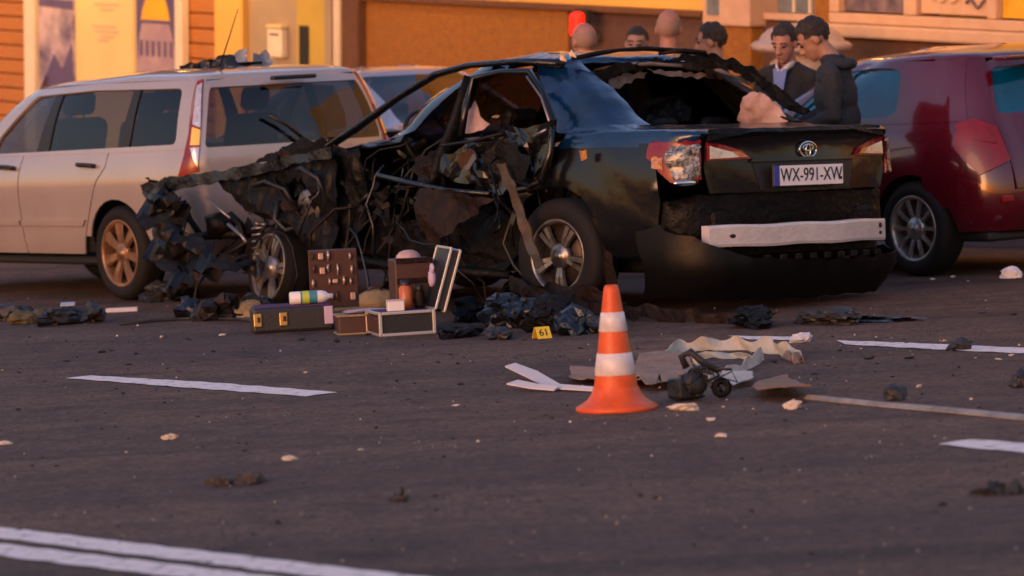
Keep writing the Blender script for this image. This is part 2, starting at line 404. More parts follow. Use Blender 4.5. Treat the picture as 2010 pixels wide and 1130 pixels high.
M['picdark'] = mat('picture_dark', (0.05, 0.035, 0.06), 0.3, col2=(0.22, 0.16, 0.18), var=(7, 0.4))
M['yellow_glass'] = mat('yellow_panel_b', (0.75, 0.45, 0.02), 0.3, col2=(0.62, 0.30, 0.02), var=(4, 0.5))
M['red_lamp'] = mat('red_lamp_glow', (0.5, 0.01, 0.005), 0.4, emit=((1.0, 0.012, 0.002), 0.34))
M['metal'] = mat('steel', (0.30, 0.29, 0.29), 0.35, 0.9)
M['black_plastic'] = mat('black_plastic', (0.012, 0.012, 0.013), 0.42, bump=(40, 0.002))
M['rubber'] = mat('tyre_rubber', (0.009, 0.0085, 0.009), 0.75, spec=0.25, bump=(30, 0.003))

# ------------------------------------------------------------------ road, kerb, pavement, markings
HEAD = math.radians(37.5)
RDIR = np.array([-math.sin(HEAD), math.cos(HEAD)]); RRIGHT = np.array([math.cos(HEAD), math.sin(HEAD)])
g = MB(); S_ = 700.0; g.add([(-S_, -S_ * .4, 0), (S_, -S_ * .4, 0), (S_, S_, 0), (-S_, S_, 0)], [[0, 1, 2, 3]])
road = g.build('road', M['asphalt']); tag(road, 'dark purplish asphalt street strewn with debris', kind='structure')
def strip(name, pts, thick, z=0.004, seed=0):
    """painted line: polygon on the road with slightly ragged edges"""
    poly = jag(pts, 0.09, 0.004, seed)
    o = sheet(name, poly, lambda P: np.column_stack([P, np.full(len(P), z) + 0.0012 * np.sin(P[:, 0] * 40)]), M['line'], road, res=0.09, thick=0)
    return o
def mk(*pix): return [tuple(at(x, y)[:2]) for x, y in pix]
strip('lane_marking', mk((128, 743), (180, 738), (420, 752), (662, 771), (600, 779), (380, 763)), 0, seed=1)
strip('lane_marking', mk((1842, 873), (1905, 863), (2040, 873), (2120, 882), (2120, 902), (2010, 890), (1900, 880)), 0, seed=2)
strip('lane_marking', mk((1428, 660), (1580, 662), (1578, 669), (1470, 667)), 0, seed=3)
strip('lane_marking', mk((1640, 669), (1760, 673), (2060, 686), (2060, 697), (1900, 690), (1660, 677)), 0, seed=4)
def band(p0, p1, q0, q1, seed):
    strip('centre_line', mk(p0, p1, q1, q0), 0, seed=seed)
band((-220, 1010), (980, 1152), (-220, 1031), (900, 1168), 5)
band((-220, 1042), (860, 1172), (-220, 1067), (780, 1186), 6)
# pavement with a kerb, between the second row of cars and the building
k0 = np.array([2.49, 26.76]) + RRIGHT * 2.35
def slab(name, d0, d1, z0, z1, m, bev=0.01):
    mb = MB(); c = k0 + RRIGHT * (d0 + d1) / 2 + RDIR * 8
    R = Matrix.Rotation(math.radians(90) + HEAD, 3, 'Z')
    mb.box((c[0], c[1], (z0 + z1) / 2), (60, d1 - d0, z1 - z0), R, bev=bev)
    o = mb.build(name, m); tag(o, None, kind='structure'); return o
o = slab('kerb', 0.0, 0.15, -0.1, 0.13, M['pave']); o['label'] = 'low stone kerb behind the parked cars'
o = slab('pavement', 0.152, 9.0, -0.1, 0.115, M['pave']); o['label'] = 'paved footway in front of the shop fronts'

# ------------------------------------------------------------------ building, level while the road slopes
_A = -(RM @ np.array([-6305.0, 865.0, -8500.0])); _A /= np.linalg.norm(_A)
_th = math.radians(5.8); _U = RM @ np.array([0, math.cos(_th), math.sin(_th)]); _Nn = np.cross(_A, _U)
B0 = np.array([6.1, 29.5, 0.0])
BM = Matrix([[_A[i], -_Nn[i], _U[i], B0[i]] for i in range(3)] + [[0, 0, 0, 1]])
UPQ = Vector((0, 0, 1)).rotation_difference(Vector(_U))
def bempty(name):
    o = bpy.data.objects.new(name, None); COL.objects.link(o); o.matrix_world = BM; return o
bld = bempty('shop_building'); tag(bld, 'amber and brown shop building running behind the parked cars', 'building')
def bb(name, x0, x1, z0, z1, y0, y1, m, parent=None, bev=0.006):
    """box on the facade: x along it, z up, y into the wall (negative is proud of it)"""
    mb = MB(); mb.box(((x0 + x1) / 2, (y0 + y1) / 2, (z0 + z1) / 2), (x1 - x0, y1 - y0, z1 - z0), bev=bev)
    return mb.build(name, m, parent or bld)
bb('wall', -26, -15.0, -2.6, 5.5, 0.06, 4, M['ochre2'])
for i in range(17):      # timber cladding boards
    z = -0.62 + i * 0.147
    bb('plank', -24.0, -15.03, z, z + 0.135, -0.005 - 0.004 * (i % 3), 0.055, M['wood'], bev=0.012)
bb('pilaster', -15.02, -14.53, -2.2, 5.2, -0.03, 0.5, M['amber'], bev=0.02)
bb('back_wall', -14.53, -12.9, -2.2, 5.2, 0.05, 4, M['taupe'])
dr = bb('side_door', -14.40, -13.66, -1.2, 2.2, 0.02, 0.048, M['taupe'], bev=0.01)
bb('yellow_panel', -13.655, -13.16, -1.2, 2.4, 0.012, 0.048, M['yellow_lamplight'], bev=0.01)  # flat panel that stands in for lamplight on the recess wall
bb('door_jamb', -13.15, -13.03, -2.2, 5.2, -0.02, 0.6, M['taupe'], bev=0.012)
bb('dark_slot', -13.6, -13.44, 0.55, 0.93, 0.002, 0.010, M['dark'])
bb('pilaster', -12.76, -12.49, -2.2, 5.2, -0.10, 0.5, M['ochre2'], bev=0.02)
bb('wall', -12.49, -9.45, -2.0, 1.19, 0.0, 4, M['ochre'])
bb('ledge', -12.49, -7.57, 1.192, 1.245, -0.06, 0.4, M['ochre2'], bev=0.012)
bb('upper_wall', -12.49, -7.57, 1.247, 5.3, -0.02, 4, M['amber'])
bb('wall', -9.448, -5.9, -2.0, 1.19, 0.02, 4, M['brick'])
bb('window_frame', -7.56, -7.23, 1.14, 3.2, -0.05, 0.3, M['peach'], bev=0.01); bb('pane', -7.49, -7.3, 1.22, 3.1, -0.062, -0.052, M['window'], bev=0)
bb('pilaster', -7.22, -6.83, 1.14, 5.2, -0.16, 0.5, M['peach'], bev=0.02)
bb('plinth', -7.22, -6.86, -2.0, 1.137, -0.12, 0.4, M['ochre'], bev=0.02)
sh = bb('shop_window', -6.82, -6.2, 1.26, 3.3, 0.14, 0.17, M['window'], bev=0)
for xx in (-6.62, -6.42, -6.3): bb('mullion', xx, xx + 0.02, 1.26, 3.3, 0.118, 0.138, M['white_trim'], sh, bev=0)
bb('sill', -6.82, -6.2, 1.2, 1.257, -0.02, 0.3, M['peach'], bev=0.01)
bb('pilaster', -6.195, -5.99, -2, 5.2, -0.02, 0.5, M['ochre'], bev=0.015)
bb('wall', -5.895, 4.0, -2.0, 1.09, 0.012, 4, M['ochre2'])
bb('wall', -5.895, 4.0, 1.10, 5.3, 0.2, 4, M['cream'])
bb('window_sill', -5.98, 2.0, 1.095, 1.20, -0.09, 0.3, M['peach'], bev=0.02)
fr = bb('window_frame', -5.98, 2.0, 1.2035, 1.285, -0.05, 0.3, M['peach'], bev=0.012)
for x0, x1 in ((-5.98, -5.87), (-5.10, -4.95), (-4.15, -4.05), (-3.2, -3.1), (-2.2, -2.1)):
    bb('mullion', x0, x1, 1.287, 3.2, -0.048, 0.3, M['peach'], fr, bev=0.012)
bb('picture_panel', -5.865, -5.105, 1.30, 3.1, 0.02, 0.05, M['picdark'], bev=0)
cp = bb('sign_panel', -4.945, -4.155, 1.31, 3.1, 0.0, 0.04, M['peach'], bev=0)
mbx = MB(); mbx.tube([(-4.42 + 0.07 * t, -0.012, 1.40 + 0.03 * math.sin(t * 2.6)) for t in np.linspace(0, 3.0, 14)], 0.012, 6); mbx.build('sign_stroke', M['picdark'], cp)
mbx = MB(); mbx.tube([(-4.80 + 0.1 * t, -0.012, 1.415 + 0.012 * math.sin(t * 5)) for t in np.linspace(0, 3.0, 18)], 0.008, 6); mbx.build('sign_stroke', M['print'], cp)
bb('yellow_pane', -4.045, -3.205, 1.30, 3.1, 0.02, 0.05, M['yellow_glass'], bev=0)

def bthing(name, label, cat):
    o = bempty(name); tag(o, label, cat); return o
# display board with three printed panels
brd = bthing('display_board', 'white framed display board with three printed panels on timber wall', 'display board')
for x0, x1 in ((-18.50, -18.29), (-15.60, -15.47)): bb('frame', x0, x1, -0.5, 2.2, -0.11, -0.025, M['white_trim'], brd)
bb('frame', -18.285, -15.605, 2.08, 2.2, -0.105, -0.028, M['white_trim'], brd); bb('frame', -18.285, -15.605, -0.5, -0.4, -0.105, -0.028, M['white_trim'], brd)
bb('backing_panel', -18.28, -15.61, -0.395, 2.075, -0.06, -0.03, M['cream'], brd, bev=0)
pa = bb('picture_panel', -18.26, -17.55, -0.39, 2.07, -0.072, -0.063, M['pic_a'], brd, bev=0)
tx = bb('text_panel', -17.38, -16.42, -0.39, 2.07, -0.072, -0.063, M['cream'], brd, bev=0)
pdm = bb('picture_panel', -16.37, -15.62, -0.39, 2.07, -0.072, -0.063, M['pic_sky'], brd, bev=0)
def flat(name, poly, y, m, parent):
    return sheet(name, poly, lambda P: np.column_stack([P[:, 0], np.full(len(P), y), P[:, 1]]), m, parent, res=0.15, thick=0.003, flip=False)
dome = [(-16.27, .90), (-16.24, 1.0), (-16.17, 1.12), (-16.08, 1.24), (-16.0, 1.33), (-15.92, 1.24), (-15.83, 1.12), (-15.77, 1.0), (-15.74, .90)]
flat('dome_print', dome, -0.078, M['pic_gold'], pdm)
flat('wall_print', [(-16.35, -.38), (-15.64, -.38), (-15.64, .5), (-15.68, .72), (-15.76, .87), (-16.25, .87), (-16.31, .72), (-16.35, .5)], -0.0775, M['pic_stone'], pdm)
flat('band_print', [(-16.25, .875), (-15.76, .875), (-15.76, .905), (-16.25, .905)], -0.0785, M['pic_sky'], pdm)
for k in range(6): flat('window_print', [(-16.29 + k * .11, .55), (-16.24 + k * .11, .55), (-16.24 + k * .11, .70), (-16.29 + k * .11, .70)], -0.0815, M['pic_sky'], pdm)
flat('shape_print', [(-18.25, .12), (-17.95, .5), (-17.8, .35), (-17.6, .62), (-17.56, .1), (-17.9, -.1)], -0.078, M['pic_sky'], pa)
flat('shape_print', [(-18.25, .98), (-17.57, .96), (-17.57, 1.05), (-18.25, 1.06)], -0.078, M['pic_sky'], pa)
for z, x0, x1 in ((1.02, -17.15, -16.7), (.97, -17.05, -16.8), (.80, -17.2, -16.75), (.75, -17.15, -16.7), (.70, -17.05, -16.8), (.66, -17.1, -16.9)):
    flat('text_line', [(x0, z), (x1, z), (x1, z + .025), (x0, z + .025)], -0.078, M['print'], tx)
# small fittings on the facade
mbp = MB(); mbp.tube([(-12.83, -0.07, -2.0), (-12.83, -0.07, 5.0)], 0.052, 12)
dp = bempty('downpipe'); mbp.build('pipe', M['white_trim'], dp); tag(dp, 'thin white downpipe between the yellow recess and the orange wall', 'downpipe')
for z in (0.2, 2.0): mb = MB(); mb.box((-12.83, -0.03, z), (0.15, 0.1, 0.04)); mb.build('bracket', M['metal'], dp)
bx = bempty('wall_box'); tag(bx, 'small white mailbox on the taupe door recess', 'mailbox')
b_ = bb('box', -14.05, -13.80, 0.62, 0.89, -0.06, 0.018, M['white_trim'], bx, bev=0.015); bb('lid', -14.055, -13.795, 0.895, 0.925, -0.07, 0.018, M['cream'], bx, bev=0.008); bb('slot', -14.0, -13.85, 0.83, 0.845, -0.066, -0.061, M['dark'], bx, bev=0)
rl = bempty('red_lamp'); tag(rl, 'glowing red lamp on the brown wall behind the leftmost man', 'lamp')
mb = MB(); mb.box((-9.02, -0.22, 1.09), (0.15, 0.11, 0.22), bev=0.045); mb.build('lens', M['red_lamp'], rl)
mb = MB(); mb.box((-9.02, -0.17, 1.09), (0.19, 0.06, 0.27), bev=0.02); mb.build('housing', M['dark'], rl)
mb = MB(); mb.box((-9.02, -0.07, 0.98), (0.08, 0.16, 0.06), bev=0.01); mb.box((-9.02, -0.2, 0.965), (0.1, 0.1, 0.03), bev=0.008); mb.build('bracket', M['metal'], rl)
# stone post with domed cap in front of the shop window
sp = empty('stone_post', at(1560, 470)[:3], UPQ); pz = np.array(atd(1556, 87, 33.2)); gz = pz.copy(); gz[2] = 0.115
sp.location = gz; tag(sp, 'pale stone post with wide domed cap behind the man in jacket', 'stone post')
hz = pz[2] - 0.115
mb = MB(); mb.lathe([(0, 0), (.26, 0), (.26, .16), (.21, .2), (.20, hz - .26), (.24, hz - .2), (.24, hz - .14), (.19, hz - .1), (.19, hz - .06), (0, hz - .06)], seg=28); mb.build('shaft', M['stone'], sp)
mb = MB(); mb.lathe([(0, hz - .058), (.30, hz - .058), (.385, hz - .035), (.39, hz + .0), (.36, hz + .022), (.33, hz + .03), (.31, hz + .07), (.26, hz + .115), (.17, hz + .15), (.07, hz + .163), (0.001, hz + .165)], seg=32); mb.build('cap', M['stone'], sp)

ASSUMED_LAMP_W = 32.0
# assumed warm lamps, unseen above the frame, added to light the wall
M['assumed_lamp_glow'] = mat('assumed_sodium_lamp', (0.8, 0.5, 0.2), 0.4, emit=((1.0, 0.50, 0.13), 6.0))
for xx in (-20.5, -17.6, -14.6, -11.4, -8.3, -5.2, -2.4):
    mb = MB(); mb.tube([(xx, 0.05, 2.75), (xx, -0.75, 2.85), (xx, -0.95, 2.78)], 0.02, 8); ar = mb.build('assumed_lamp_arm', M['metal'], bld)
    mb = MB(); mb.lathe([(.16, 2.60), (.13, 2.68), (.05, 2.76), (.001, 2.77)], Matrix.Translation((xx, -0.95, 0)), 20); mb.build('assumed_lamp_shade', M['metal'], ar)
    mb = MB(); mb.blob((xx, -0.95, 2.62), (.06, .06, .07), 2); mb.build('assumed_lamp_bulb', M['assumed_lamp_glow'], ar)
    ld_ = bpy.data.lights.new('assumed_lamp_light', 'SPOT'); ld_.spot_size = math.radians(105); ld_.spot_blend = 0.5; ld_.energy = ASSUMED_LAMP_W if xx < -14 else ASSUMED_LAMP_W * 0.36; ld_.color = (1.0, 0.50, 0.10); ld_.shadow_soft_size = 0.15
    lo = bpy.data.objects.new('assumed_lamp_light', ld_); COL.objects.link(lo); lo.parent = bld; lo.location = (xx, -0.95, 2.5); lo.rotation_euler = Vector((0, -1.0, 1.05)).to_track_quat('Z', 'X').to_euler()
# ------------------------------------------------------------------ cars
def car_root(name, px, py, hw, a_deg, roll=0.0, pitch=0.0):
    """Empty under the middle of the rear axle; left rear tyre stands on the road where given"""
    gp = at(px, py); a = math.radians(a_deg); lft = np.array([-math.cos(a), -math.sin(a), 0])
    o = empty(name, gp - lft * hw)
    o.rotation_mode = 'QUATERNION'
    o.rotation_quaternion = Quaternion((0, 0, 1), math.radians(90) + a) @ Quaternion((1, 0, 0), math.radians(roll)) @ Quaternion((0, 1, 0), math.radians(pitch))
    return o
def bgrid(b, name, u0, u1, nu, v0, v1, nv, mats, parent, lift=0.0, thick=0.012, warp=None):
    U, V = np.meshgrid(np.linspace(u0, u1, nu), np.linspace(v0, v1, nv)); u, v = U.ravel(), V.ravel()
    P = b.ev(u, v); nr = b.norm(u, v); P = P + nr * lift
    T = []
    for j in range(nv - 1):
        for i in range(nu - 1):
            q = j * nu + i; T += [(q, q + 1, q + nu + 1), (q, q + nu + 1, q + nu)]
    T = np.array(T); A_, B_, C_ = P[T[:, 0]], P[T[:, 1]], P[T[:, 2]]; ok = np.linalg.norm(np.cross(B_ - A_, C_ - A_), axis=1) > 1e-9
    T = T[ok]
    if (np.cross(P[T[:, 1]] - P[T[:, 0]], P[T[:, 2]] - P[T[:, 0]]) * nr[T[:, 0]]).sum() < 0: T = T[:, ::-1]
    if warp: P = warp(P)
    return solid(name, P, T, mats, parent, thick)
def wheel(parent, pos, r, w, rr, style, rim_m, tyre_m, side=1, M3=None, spin=0.0):
    """wheel > tyre, brake_disc; outer face towards side * y"""
    base = Matrix.Translation(pos) @ (M3.to_4x4() if M3 else Matrix.Identity(4)) @ Matrix.Rotation(-side * math.pi / 2, 4, 'X')
    h = w / 2; mb = MB()
    mb.lathe([(rr + .004, h - .012), (rr + .008, h - .004), (rr, h), (rr - .012, h - .004), (rr - .018, h - .02), (rr - .03, h - .06), (rr - .032, -h)], base, 40)
    def spoke(an, r0, r1, w0, w1, z0, z1, t=0.018):
        c, s_ = math.cos(an), math.sin(an); rad = Vector((c, s_, 0)); tan = Vector((-s_, c, 0)); vs = []
        for rr_, ww, zz in ((r0, w0, z0), ((r0 + r1) / 2, (w0 + w1) / 2 * .92, (z0 + z1) / 2 + .006), (r1, w1, z1)):
            vs += [rad * rr_ + tan * (-ww / 2) + Vector((0, 0, zz - t)), rad * rr_ + tan * (-ww / 2 * .7) + Vector((0, 0, zz)), rad * rr_ + tan * (ww / 2 * .7) + Vector((0, 0, zz)), rad * rr_ + tan * (ww / 2) + Vector((0, 0, zz - t))]
        fs = []
        for j in range(2):
            for k in range(3): fs.append([j * 4 + k, j * 4 + k + 1, j * 4 + 4 + k + 1, j * 4 + 4 + k])
        mb.add([base @ v for v in vs], fs, 0, False)
    n = {'five': 5, 'seven': 7, 'ten': 10}[style]
    for k in range(n):
        an = spin + 2 * math.pi * k / n
        if style == 'five': spoke(an - .13, .05, rr - .02, .03, .045, h - .022, h - .012); spoke(an + .13, .05, rr - .02, .03, .045, h - .022, h - .012)
        elif style == 'seven': spoke(an, .05, rr - .016, .05, .085, h - .02, h - .008)
        else: spoke(an, .05, rr - .016, .026, .032, h - .026, h - .010)
    mb.lathe([(.075, h - .05), (.075, h - .024), (.06, h - .016), (.03, h - .012), (.028, h - .006), (.001, h - .004)], base, 24)
    o = mb.build('wheel', rim_m, parent)
    t = MB(); t.lathe([(rr - .002, -h + .01), (rr + .006, -h), (rr + (r - rr) * .55, -h - .008), (r - .018, -h + .008), (r - .003, -h + .03), (r, -h * .4), (r, h * .4), (r - .003, h - .03), (r - .018, h - .008), (rr + (r - rr) * .55, h + .008), (rr + .012, h + .001), (rr - .002, h - .012)], base, 48)
    t.build('tyre', tyre_m, o)
    d = MB(); d.lathe([(rr - .03, h - .075), (.16, h - .072), (.155, h - .062), (.06, h - .06), (.001, h - .06)], base, 28); d.build('brake_disc', M['dark_metal'], o)
    return o
def seat(parent, x, y, z, m, wd=0.46, lean=0.32, head=True):
    mb = MB(); R = Matrix.Rotation(-lean, 3, 'Y')
    mb.box((x + .22, y, z + .02), (.5, wd, .15), bev=.05); mb.box((x - .10, y, z + .34), (.13, wd, .60), R, bev=.055)
    if head:
        mb.box((x - .215, y, z + .725), (.09, wd * .52, .16), R, bev=.04); mb.tube([(x - .17, y - .05, z + .6), (x - .2, y - .05, z + .7)], .008, 6); mb.tube([(x - .17, y + .05, z + .6), (x - .2, y + .05, z + .7)], .008, 6)
    return mb.build('seat', m, parent)
def handle(parent, b, x, z, m, mirror=False, ln=0.19):
    u, v = b.uv_side(np.array([[x, z], [x + ln, z + .006]])); P = b.ev(u, v); n = b.norm(u, v); s_ = np.array([1, -1 if mirror else 1, 1])
    p0, p1 = (P[0] + n[0] * .002) * s_, (P[1] + n[1] * .002) * s_; q0, q1 = (P[0] * .9 + P[1] * .1 + n[0] * .035) * s_, (P[1] * .9 + P[0] * .1 + n[1] * .035) * s_
    mb = MB(); mb.tube([p0, q0, (q0 + q1) / 2 + n[0] * .006 * s_, q1, p1], .014, 8); return mb.build('door_handle', m, parent)

M['dark_metal'] = mat('dark_metal', (0.03, 0.028, 0.027), 0.5, 0.6, col2=(0.07, 0.045, 0.03), var=(18, 0.4))
M['white_paint'] = mat('white_paint', (0.46, 0.40, 0.37), 0.22, coat=1.0, metal=0.3, col2=(0.38, 0.32, 0.29), var=(2.2, 0.7))
M['red_paint'] = mat('maroon_paint', (0.085, 0.003, 0.011), 0.2, coat=1.0, col2=(0.07, 0.0025, 0.009), var=(3, 0.6), metal=0.1)
M['silver_paint'] = mat('silver_paint', (0.46, 0.45, 0.50), 0.3, metal=0.5, coat=0.6, col2=(0.40, 0.39, 0.44), var=(3, 0.6))
M['trim'] = mat('black_trim', (0.010, 0.010, 0.011), 0.5)
M['interior'] = mat('dark_cloth', (0.022, 0.021, 0.022), 0.9, col2=(0.035, 0.033, 0.034), var=(14, 0.5))
M['glass'] = glass('car_glass', (0.34, 0.33, 0.35), ior=1.6)
M['glass_sky_blue'] = mat('sky_painted_glass', (0.0, 0.085, 0.17), 0.12, coat=0.4, col2=(0.0, 0.03, 0.06), var=(2.5, 0.5))  # blue sky reflection painted into the window colour
M['lamp_red'] = mat('lamp_red', (0.24, 0.004, 0.006), 0.3, coat=0.2, col2=(0.13, 0.003, 0.006), var=(9, .5))
M['lamp_amber'] = mat('lamp_amber', (0.85, 0.55, 0.04), 0.12, coat=1.0)
M['lamp_clear'] = mat('lamp_clear', (0.62, 0.60, 0.62), 0.1, metal=0.4, coat=1.0, col2=(0.4, 0.38, 0.4), var=(30, 0.3))
M['alloy'] = mat('alloy', (0.42, 0.40, 0.39), 0.35, 0.75, col2=(0.30, 0.26, 0.23), var=(14, 0.5))
M['hubcap'] = mat('dusty_hubcap', (0.32, 0.18, 0.10), 0.35, 0.45, col2=(0.13, 0.07, 0.04), var=(9, 0.45))
M['chrome'] = mat('chrome', (0.75, 0.74, 0.73), 0.12, 1.0)

def body_sides(b, root, paint, parts, dlo, glasses, pillars, gl, vlow, vtop, holes_arch, inner_poly):
    """both sides of a car: panels below the belt, window surround, glass, pillars"""
    for mir in (False, True):
        for nm, poly in parts:
            b.panel(nm, 's', poly, paint, root, res=.055, thick=.012, vr=(0, vlow + .5), mirror=mir)
        b.panel('inner_shell', 's', inner_poly, M['trim'], root, res=.09, thick=0, lift=-.03, vr=(0, vlow), mirror=mir)
        b.panel('window_surround', 's', dlo[0], paint, root, holes=[dlo[1]], res=.05, thick=.02, lift=.005, vr=(vlow - .6, vtop), mirror=mir)
        for poly in pillars: b.panel('pillar', 's', poly, M['trim'], root, res=.05, thick=.02, lift=-.004, vr=(vlow - .6, vtop), mirror=mir)
        for poly in glasses: b.panel('side_window', 's', poly, gl, root, res=.08, thick=0, lift=-.012, vr=(vlow - .6, vtop), mirror=mir)
def underside(root, x0, x1, hw, z=0.2):
    mb = MB(); mb.box(((x0 + x1) / 2, 0, z + .03), (x1 - x0, hw * 2, .06), bev=.02); return mb.build('floor_pan', M['trim'], root)

# ---- white station wagon, ahead of the wreck
wag_b = Body([
    dict(z=[(-1, .27), (3.4, .22)], hw=.775, xf=3.25, xr=-.86), dict(z=[(-1, .40), (3.4, .36)], hw=.818, xf=3.38, xr=-.975),
    dict(z=[(-1, .56), (3.4, .54)], hw=.842, xf=3.40, xr=-.985), dict(z=[(-1, .76), (3.4, .72)], hw=.858, xf=3.38, xr=-.965, e=2.6),
    dict(z=[(-1, .88), (2, .86), (3.4, .78)], hw=.838, xf=3.25, xr=-.955, e=2.8, r=(.22, .2)), dict(z=[(-1, .99), (1.4, .955), (2.4, .93)], hw=.805, xf=2.35, xr=-.94, e=3, r=(.18, .17)),
    dict(z=[(-1, 1.20), (2, 1.19)], hw=.745, xf=1.95, xr=-.90, e=3, r=(.17, .15)), dict(z=[(-1, 1.395), (0, 1.40), (1.0, 1.395), (1.6, 1.35)], hw=.665, xf=1.62, xr=-.835, e=3, r=(.15, .13)),
    dict(z=[(-1, 1.45), (0, 1.462), (1.5, 1.41)], hw=.595, xf=1.50, xr=-.78, r=(.15, .12)), dict(z=[(-1, 1.476), (0, 1.49), (1.5, 1.44)], hw=.36, xf=1.2, xr=-.5, r=(.15, .12)),
    dict(z=[(-1, 1.485), (1.5, 1.485)], hw=.03, xf=.6, xr=-.1, r=(.01, .01), f=(.01, .01), bow=(0, 0), taper=(0, 0))])
wag = car_root('station_wagon', 240, 590, .82, 37.5); tag(wag, 'white station wagon with tall tail lamps parked ahead of the wreck', 'car')
AR = .355
body_sides(wag_b, wag, M['white_paint'], [
    ('rear_quarter_panel', [(.085, .985), (.10, .87), (.19, .78), (.395, .42)] + arch(0, .31, AR, 18, 192) + [(-.40, .26), (-.66, .275), (-.70, .53), (-.86, .55), (-.80, .98)]),
    ('rear_door', [(1.16, .965), (1.17, .30), (.47, .30), (.405, .42), (.20, .785), (.11, .875), (.097, .98)]),
    ('front_door', [(1.172, .96), (1.182, .30), (2.10, .30), (2.12, .935)]),
    ('front_wing', [(2.13, .93), (2.11, .30), (2.25, .30)] + arch(2.6, .31, AR, 172, -5)[1:] + [(2.98, .30), (3.02, .62), (2.9, .80), (2.4, .90)])],
    ([(-.80, .975), (1.9, .945), (1.86, 1.02), (1.35, 1.385), (.4, 1.415), (-.72, 1.415)], rounded([(-.665, 1.01), (1.62, .965), (1.6, 1.06), (1.22, 1.345), (.4, 1.372), (-.61, 1.365)], .05)),
    [[(-.68, 1.0), (1.66, .955), (1.63, 1.06), (1.24, 1.355), (.4, 1.38), (-.62, 1.375)]],
    [[(-.02, .99), (-.13, .99), (-.135, 1.385), (-.06, 1.385)], [(.86, .965), (1.02, .962), (.93, 1.38), (.84, 1.38)]],
    M['glass'], 5, 7.4, None,
    [(-.7, .29), (-.86, .95), (1.9, .93), (2.9, .78), (3.0, .3)] + arch(2.6, .31, AR + .01, 0, 180) + [(2.2, .3), (.38, .3)] + arch(0, .31, AR + .01, 0, 180))
for z_, x0, x1 in ((.50, .42, 2.1), (.515, .42, 2.1)):
    pass
for mir in (False, True):
    wag_b.panel('side_moulding', 's', [(.40, .49), (.36, .53), (1.15, .525), (1.15, .49)], M['white_paint'], wag, res=.05, thick=.012, lift=.017, vr=(0, 5), mirror=mir)
    wag_b.panel('side_moulding', 's', [(1.19, .49), (1.19, .525), (2.1, .52), (2.1, .488)], M['white_paint'], wag, res=.05, thick=.012, lift=.017, vr=(0, 5), mirror=mir)
    handle(wag, wag_b, .22, .88, M['trim'], mir); handle(wag, wag_b, 1.22, .87, M['trim'], mir)
bgrid(wag_b, 'roof', 0, wag_b.nu - 1, 90, 7.2, 10, 12, M['white_paint'], wag)
bgrid(wag_b, 'bonnet', 0, 8, 12, 4, 5, 5, M['white_paint'], wag); bgrid(wag_b, 'bonnet', wag_b.nu - 9, wag_b.nu - 1, 12, 4, 5, 5, M['white_paint'], wag)
bgrid(wag_b, 'windscreen', 0, 7, 12, 5, 7.2, 6, M['glass'], wag, thick=0); bgrid(wag_b, 'windscreen', wag_b.nu - 8, wag_b.nu - 1, 12, 5, 7.2, 6, M['glass'], wag, thick=0)
bgrid(wag_b, 'front_bumper', 0, 9, 12, 0, 4, 8, M['white_paint'], wag); bgrid(wag_b, 'front_bumper', wag_b.nu - 10, wag_b.nu - 1, 12, 0, 4, 8, M['white_paint'], wag)
wa = .74
tg = wag_b.panel('tailgate', 'a', [(-wa, .52), (wa, .52), (wa, 1.40), (.4, 1.425), (-.4, 1.425), (-wa, 1.40)], M['white_paint'], wag, holes=[rounded([(-.70, .985), (.70, .985), (.68, 1.365), (-.68, 1.365)], .04)], res=.05, thick=.02)
wag_b.panel('rear_window', 'a', [(-.72, .97), (.72, .97), (.70, 1.38), (-.70, 1.38)], M['glass'], tg, res=.09, thick=0, lift=-.006)
mb = MB(); mb.box((-.905, 0, 1.405), (.05, .34, .028), bev=.01); mb.build('brake_lamp', M['trim'], tg)
mb = MB(); mb.tube([(-.985, -.02, .99), (-.975, .12, 1.10), (-.955, .24, 1.17)], .012, 6); mb.build('wiper', M['trim'], tg)
wag_b.panel('rear_bumper', 'a', [(-1.25, .27), (1.25, .27), (1.25, .525), (-1.25, .525)], M['white_paint'], wag, res=.06, thick=.02, lift=.012)
for s_ in (1, -1):
    tl = wag_b.panel('tail_lamp', 'a', [(s_ * q, z) for q, z in ((0.760, .84), (0.920, .80), (0.940, .98), (0.880, 1.2), (0.860, 1.40), (0.780, 1.415), (0.755, 1.2))], M['lamp_red'], wag, res=.04, thick=.03, lift=.012)
    wag_b.panel('lens', 'a', [(s_ * q, z) for q, z in ((0.760, 1.11), (0.855, 1.13), (0.850, 1.37), (0.780, 1.39))], M['lamp_clear'], tl, res=.04, thick=.01, lift=.018)
    wag_b.panel('lens', 'a', [(s_ * q, z) for q, z in ((0.762, 1.0), (0.865, 1.0), (0.855, 1.115), (0.760, 1.095))], M['lamp_amber'], tl, res=.04, thick=.01, lift=.019)
    wag_b.panel('lens', 'a', [(s_ * q, z) for q, z in ((0.765, .86), (0.865, .985), (0.762, .985))], M['lamp_clear'], tl, res=.04, thick=.01, lift=.018)
    bgrid(wag_b, 'rear_pillar', *( (wag_b.us1 + .5, wag_b.us1 + wag_b.NR - 2.1) if s_ == 1 else (wag_b.nu - 1 - (wag_b.us1 + wag_b.NR - 2.1), wag_b.nu - 1 - (wag_b.us1 + .5)) ), 14, 1.4, 7.3, 18, M['white_paint'], wag, lift=-.002)
for y, sd in ((.73, 1), (-.73, -1)):
    for x in (0, 2.6): wheel(wag, (x, y, .31), .31, .19, .215, 'seven', M['hubcap'], M['rubber'], sd, spin=.3)
underside(wag, -.8, 3.2, .72, .22)
for y in (.36, -.36): seat(wag, 1.35, y, .56, M['interior'])
for y in (.42, -.42): seat(wag, .38, y, .54, M['interior'], wd=.40)
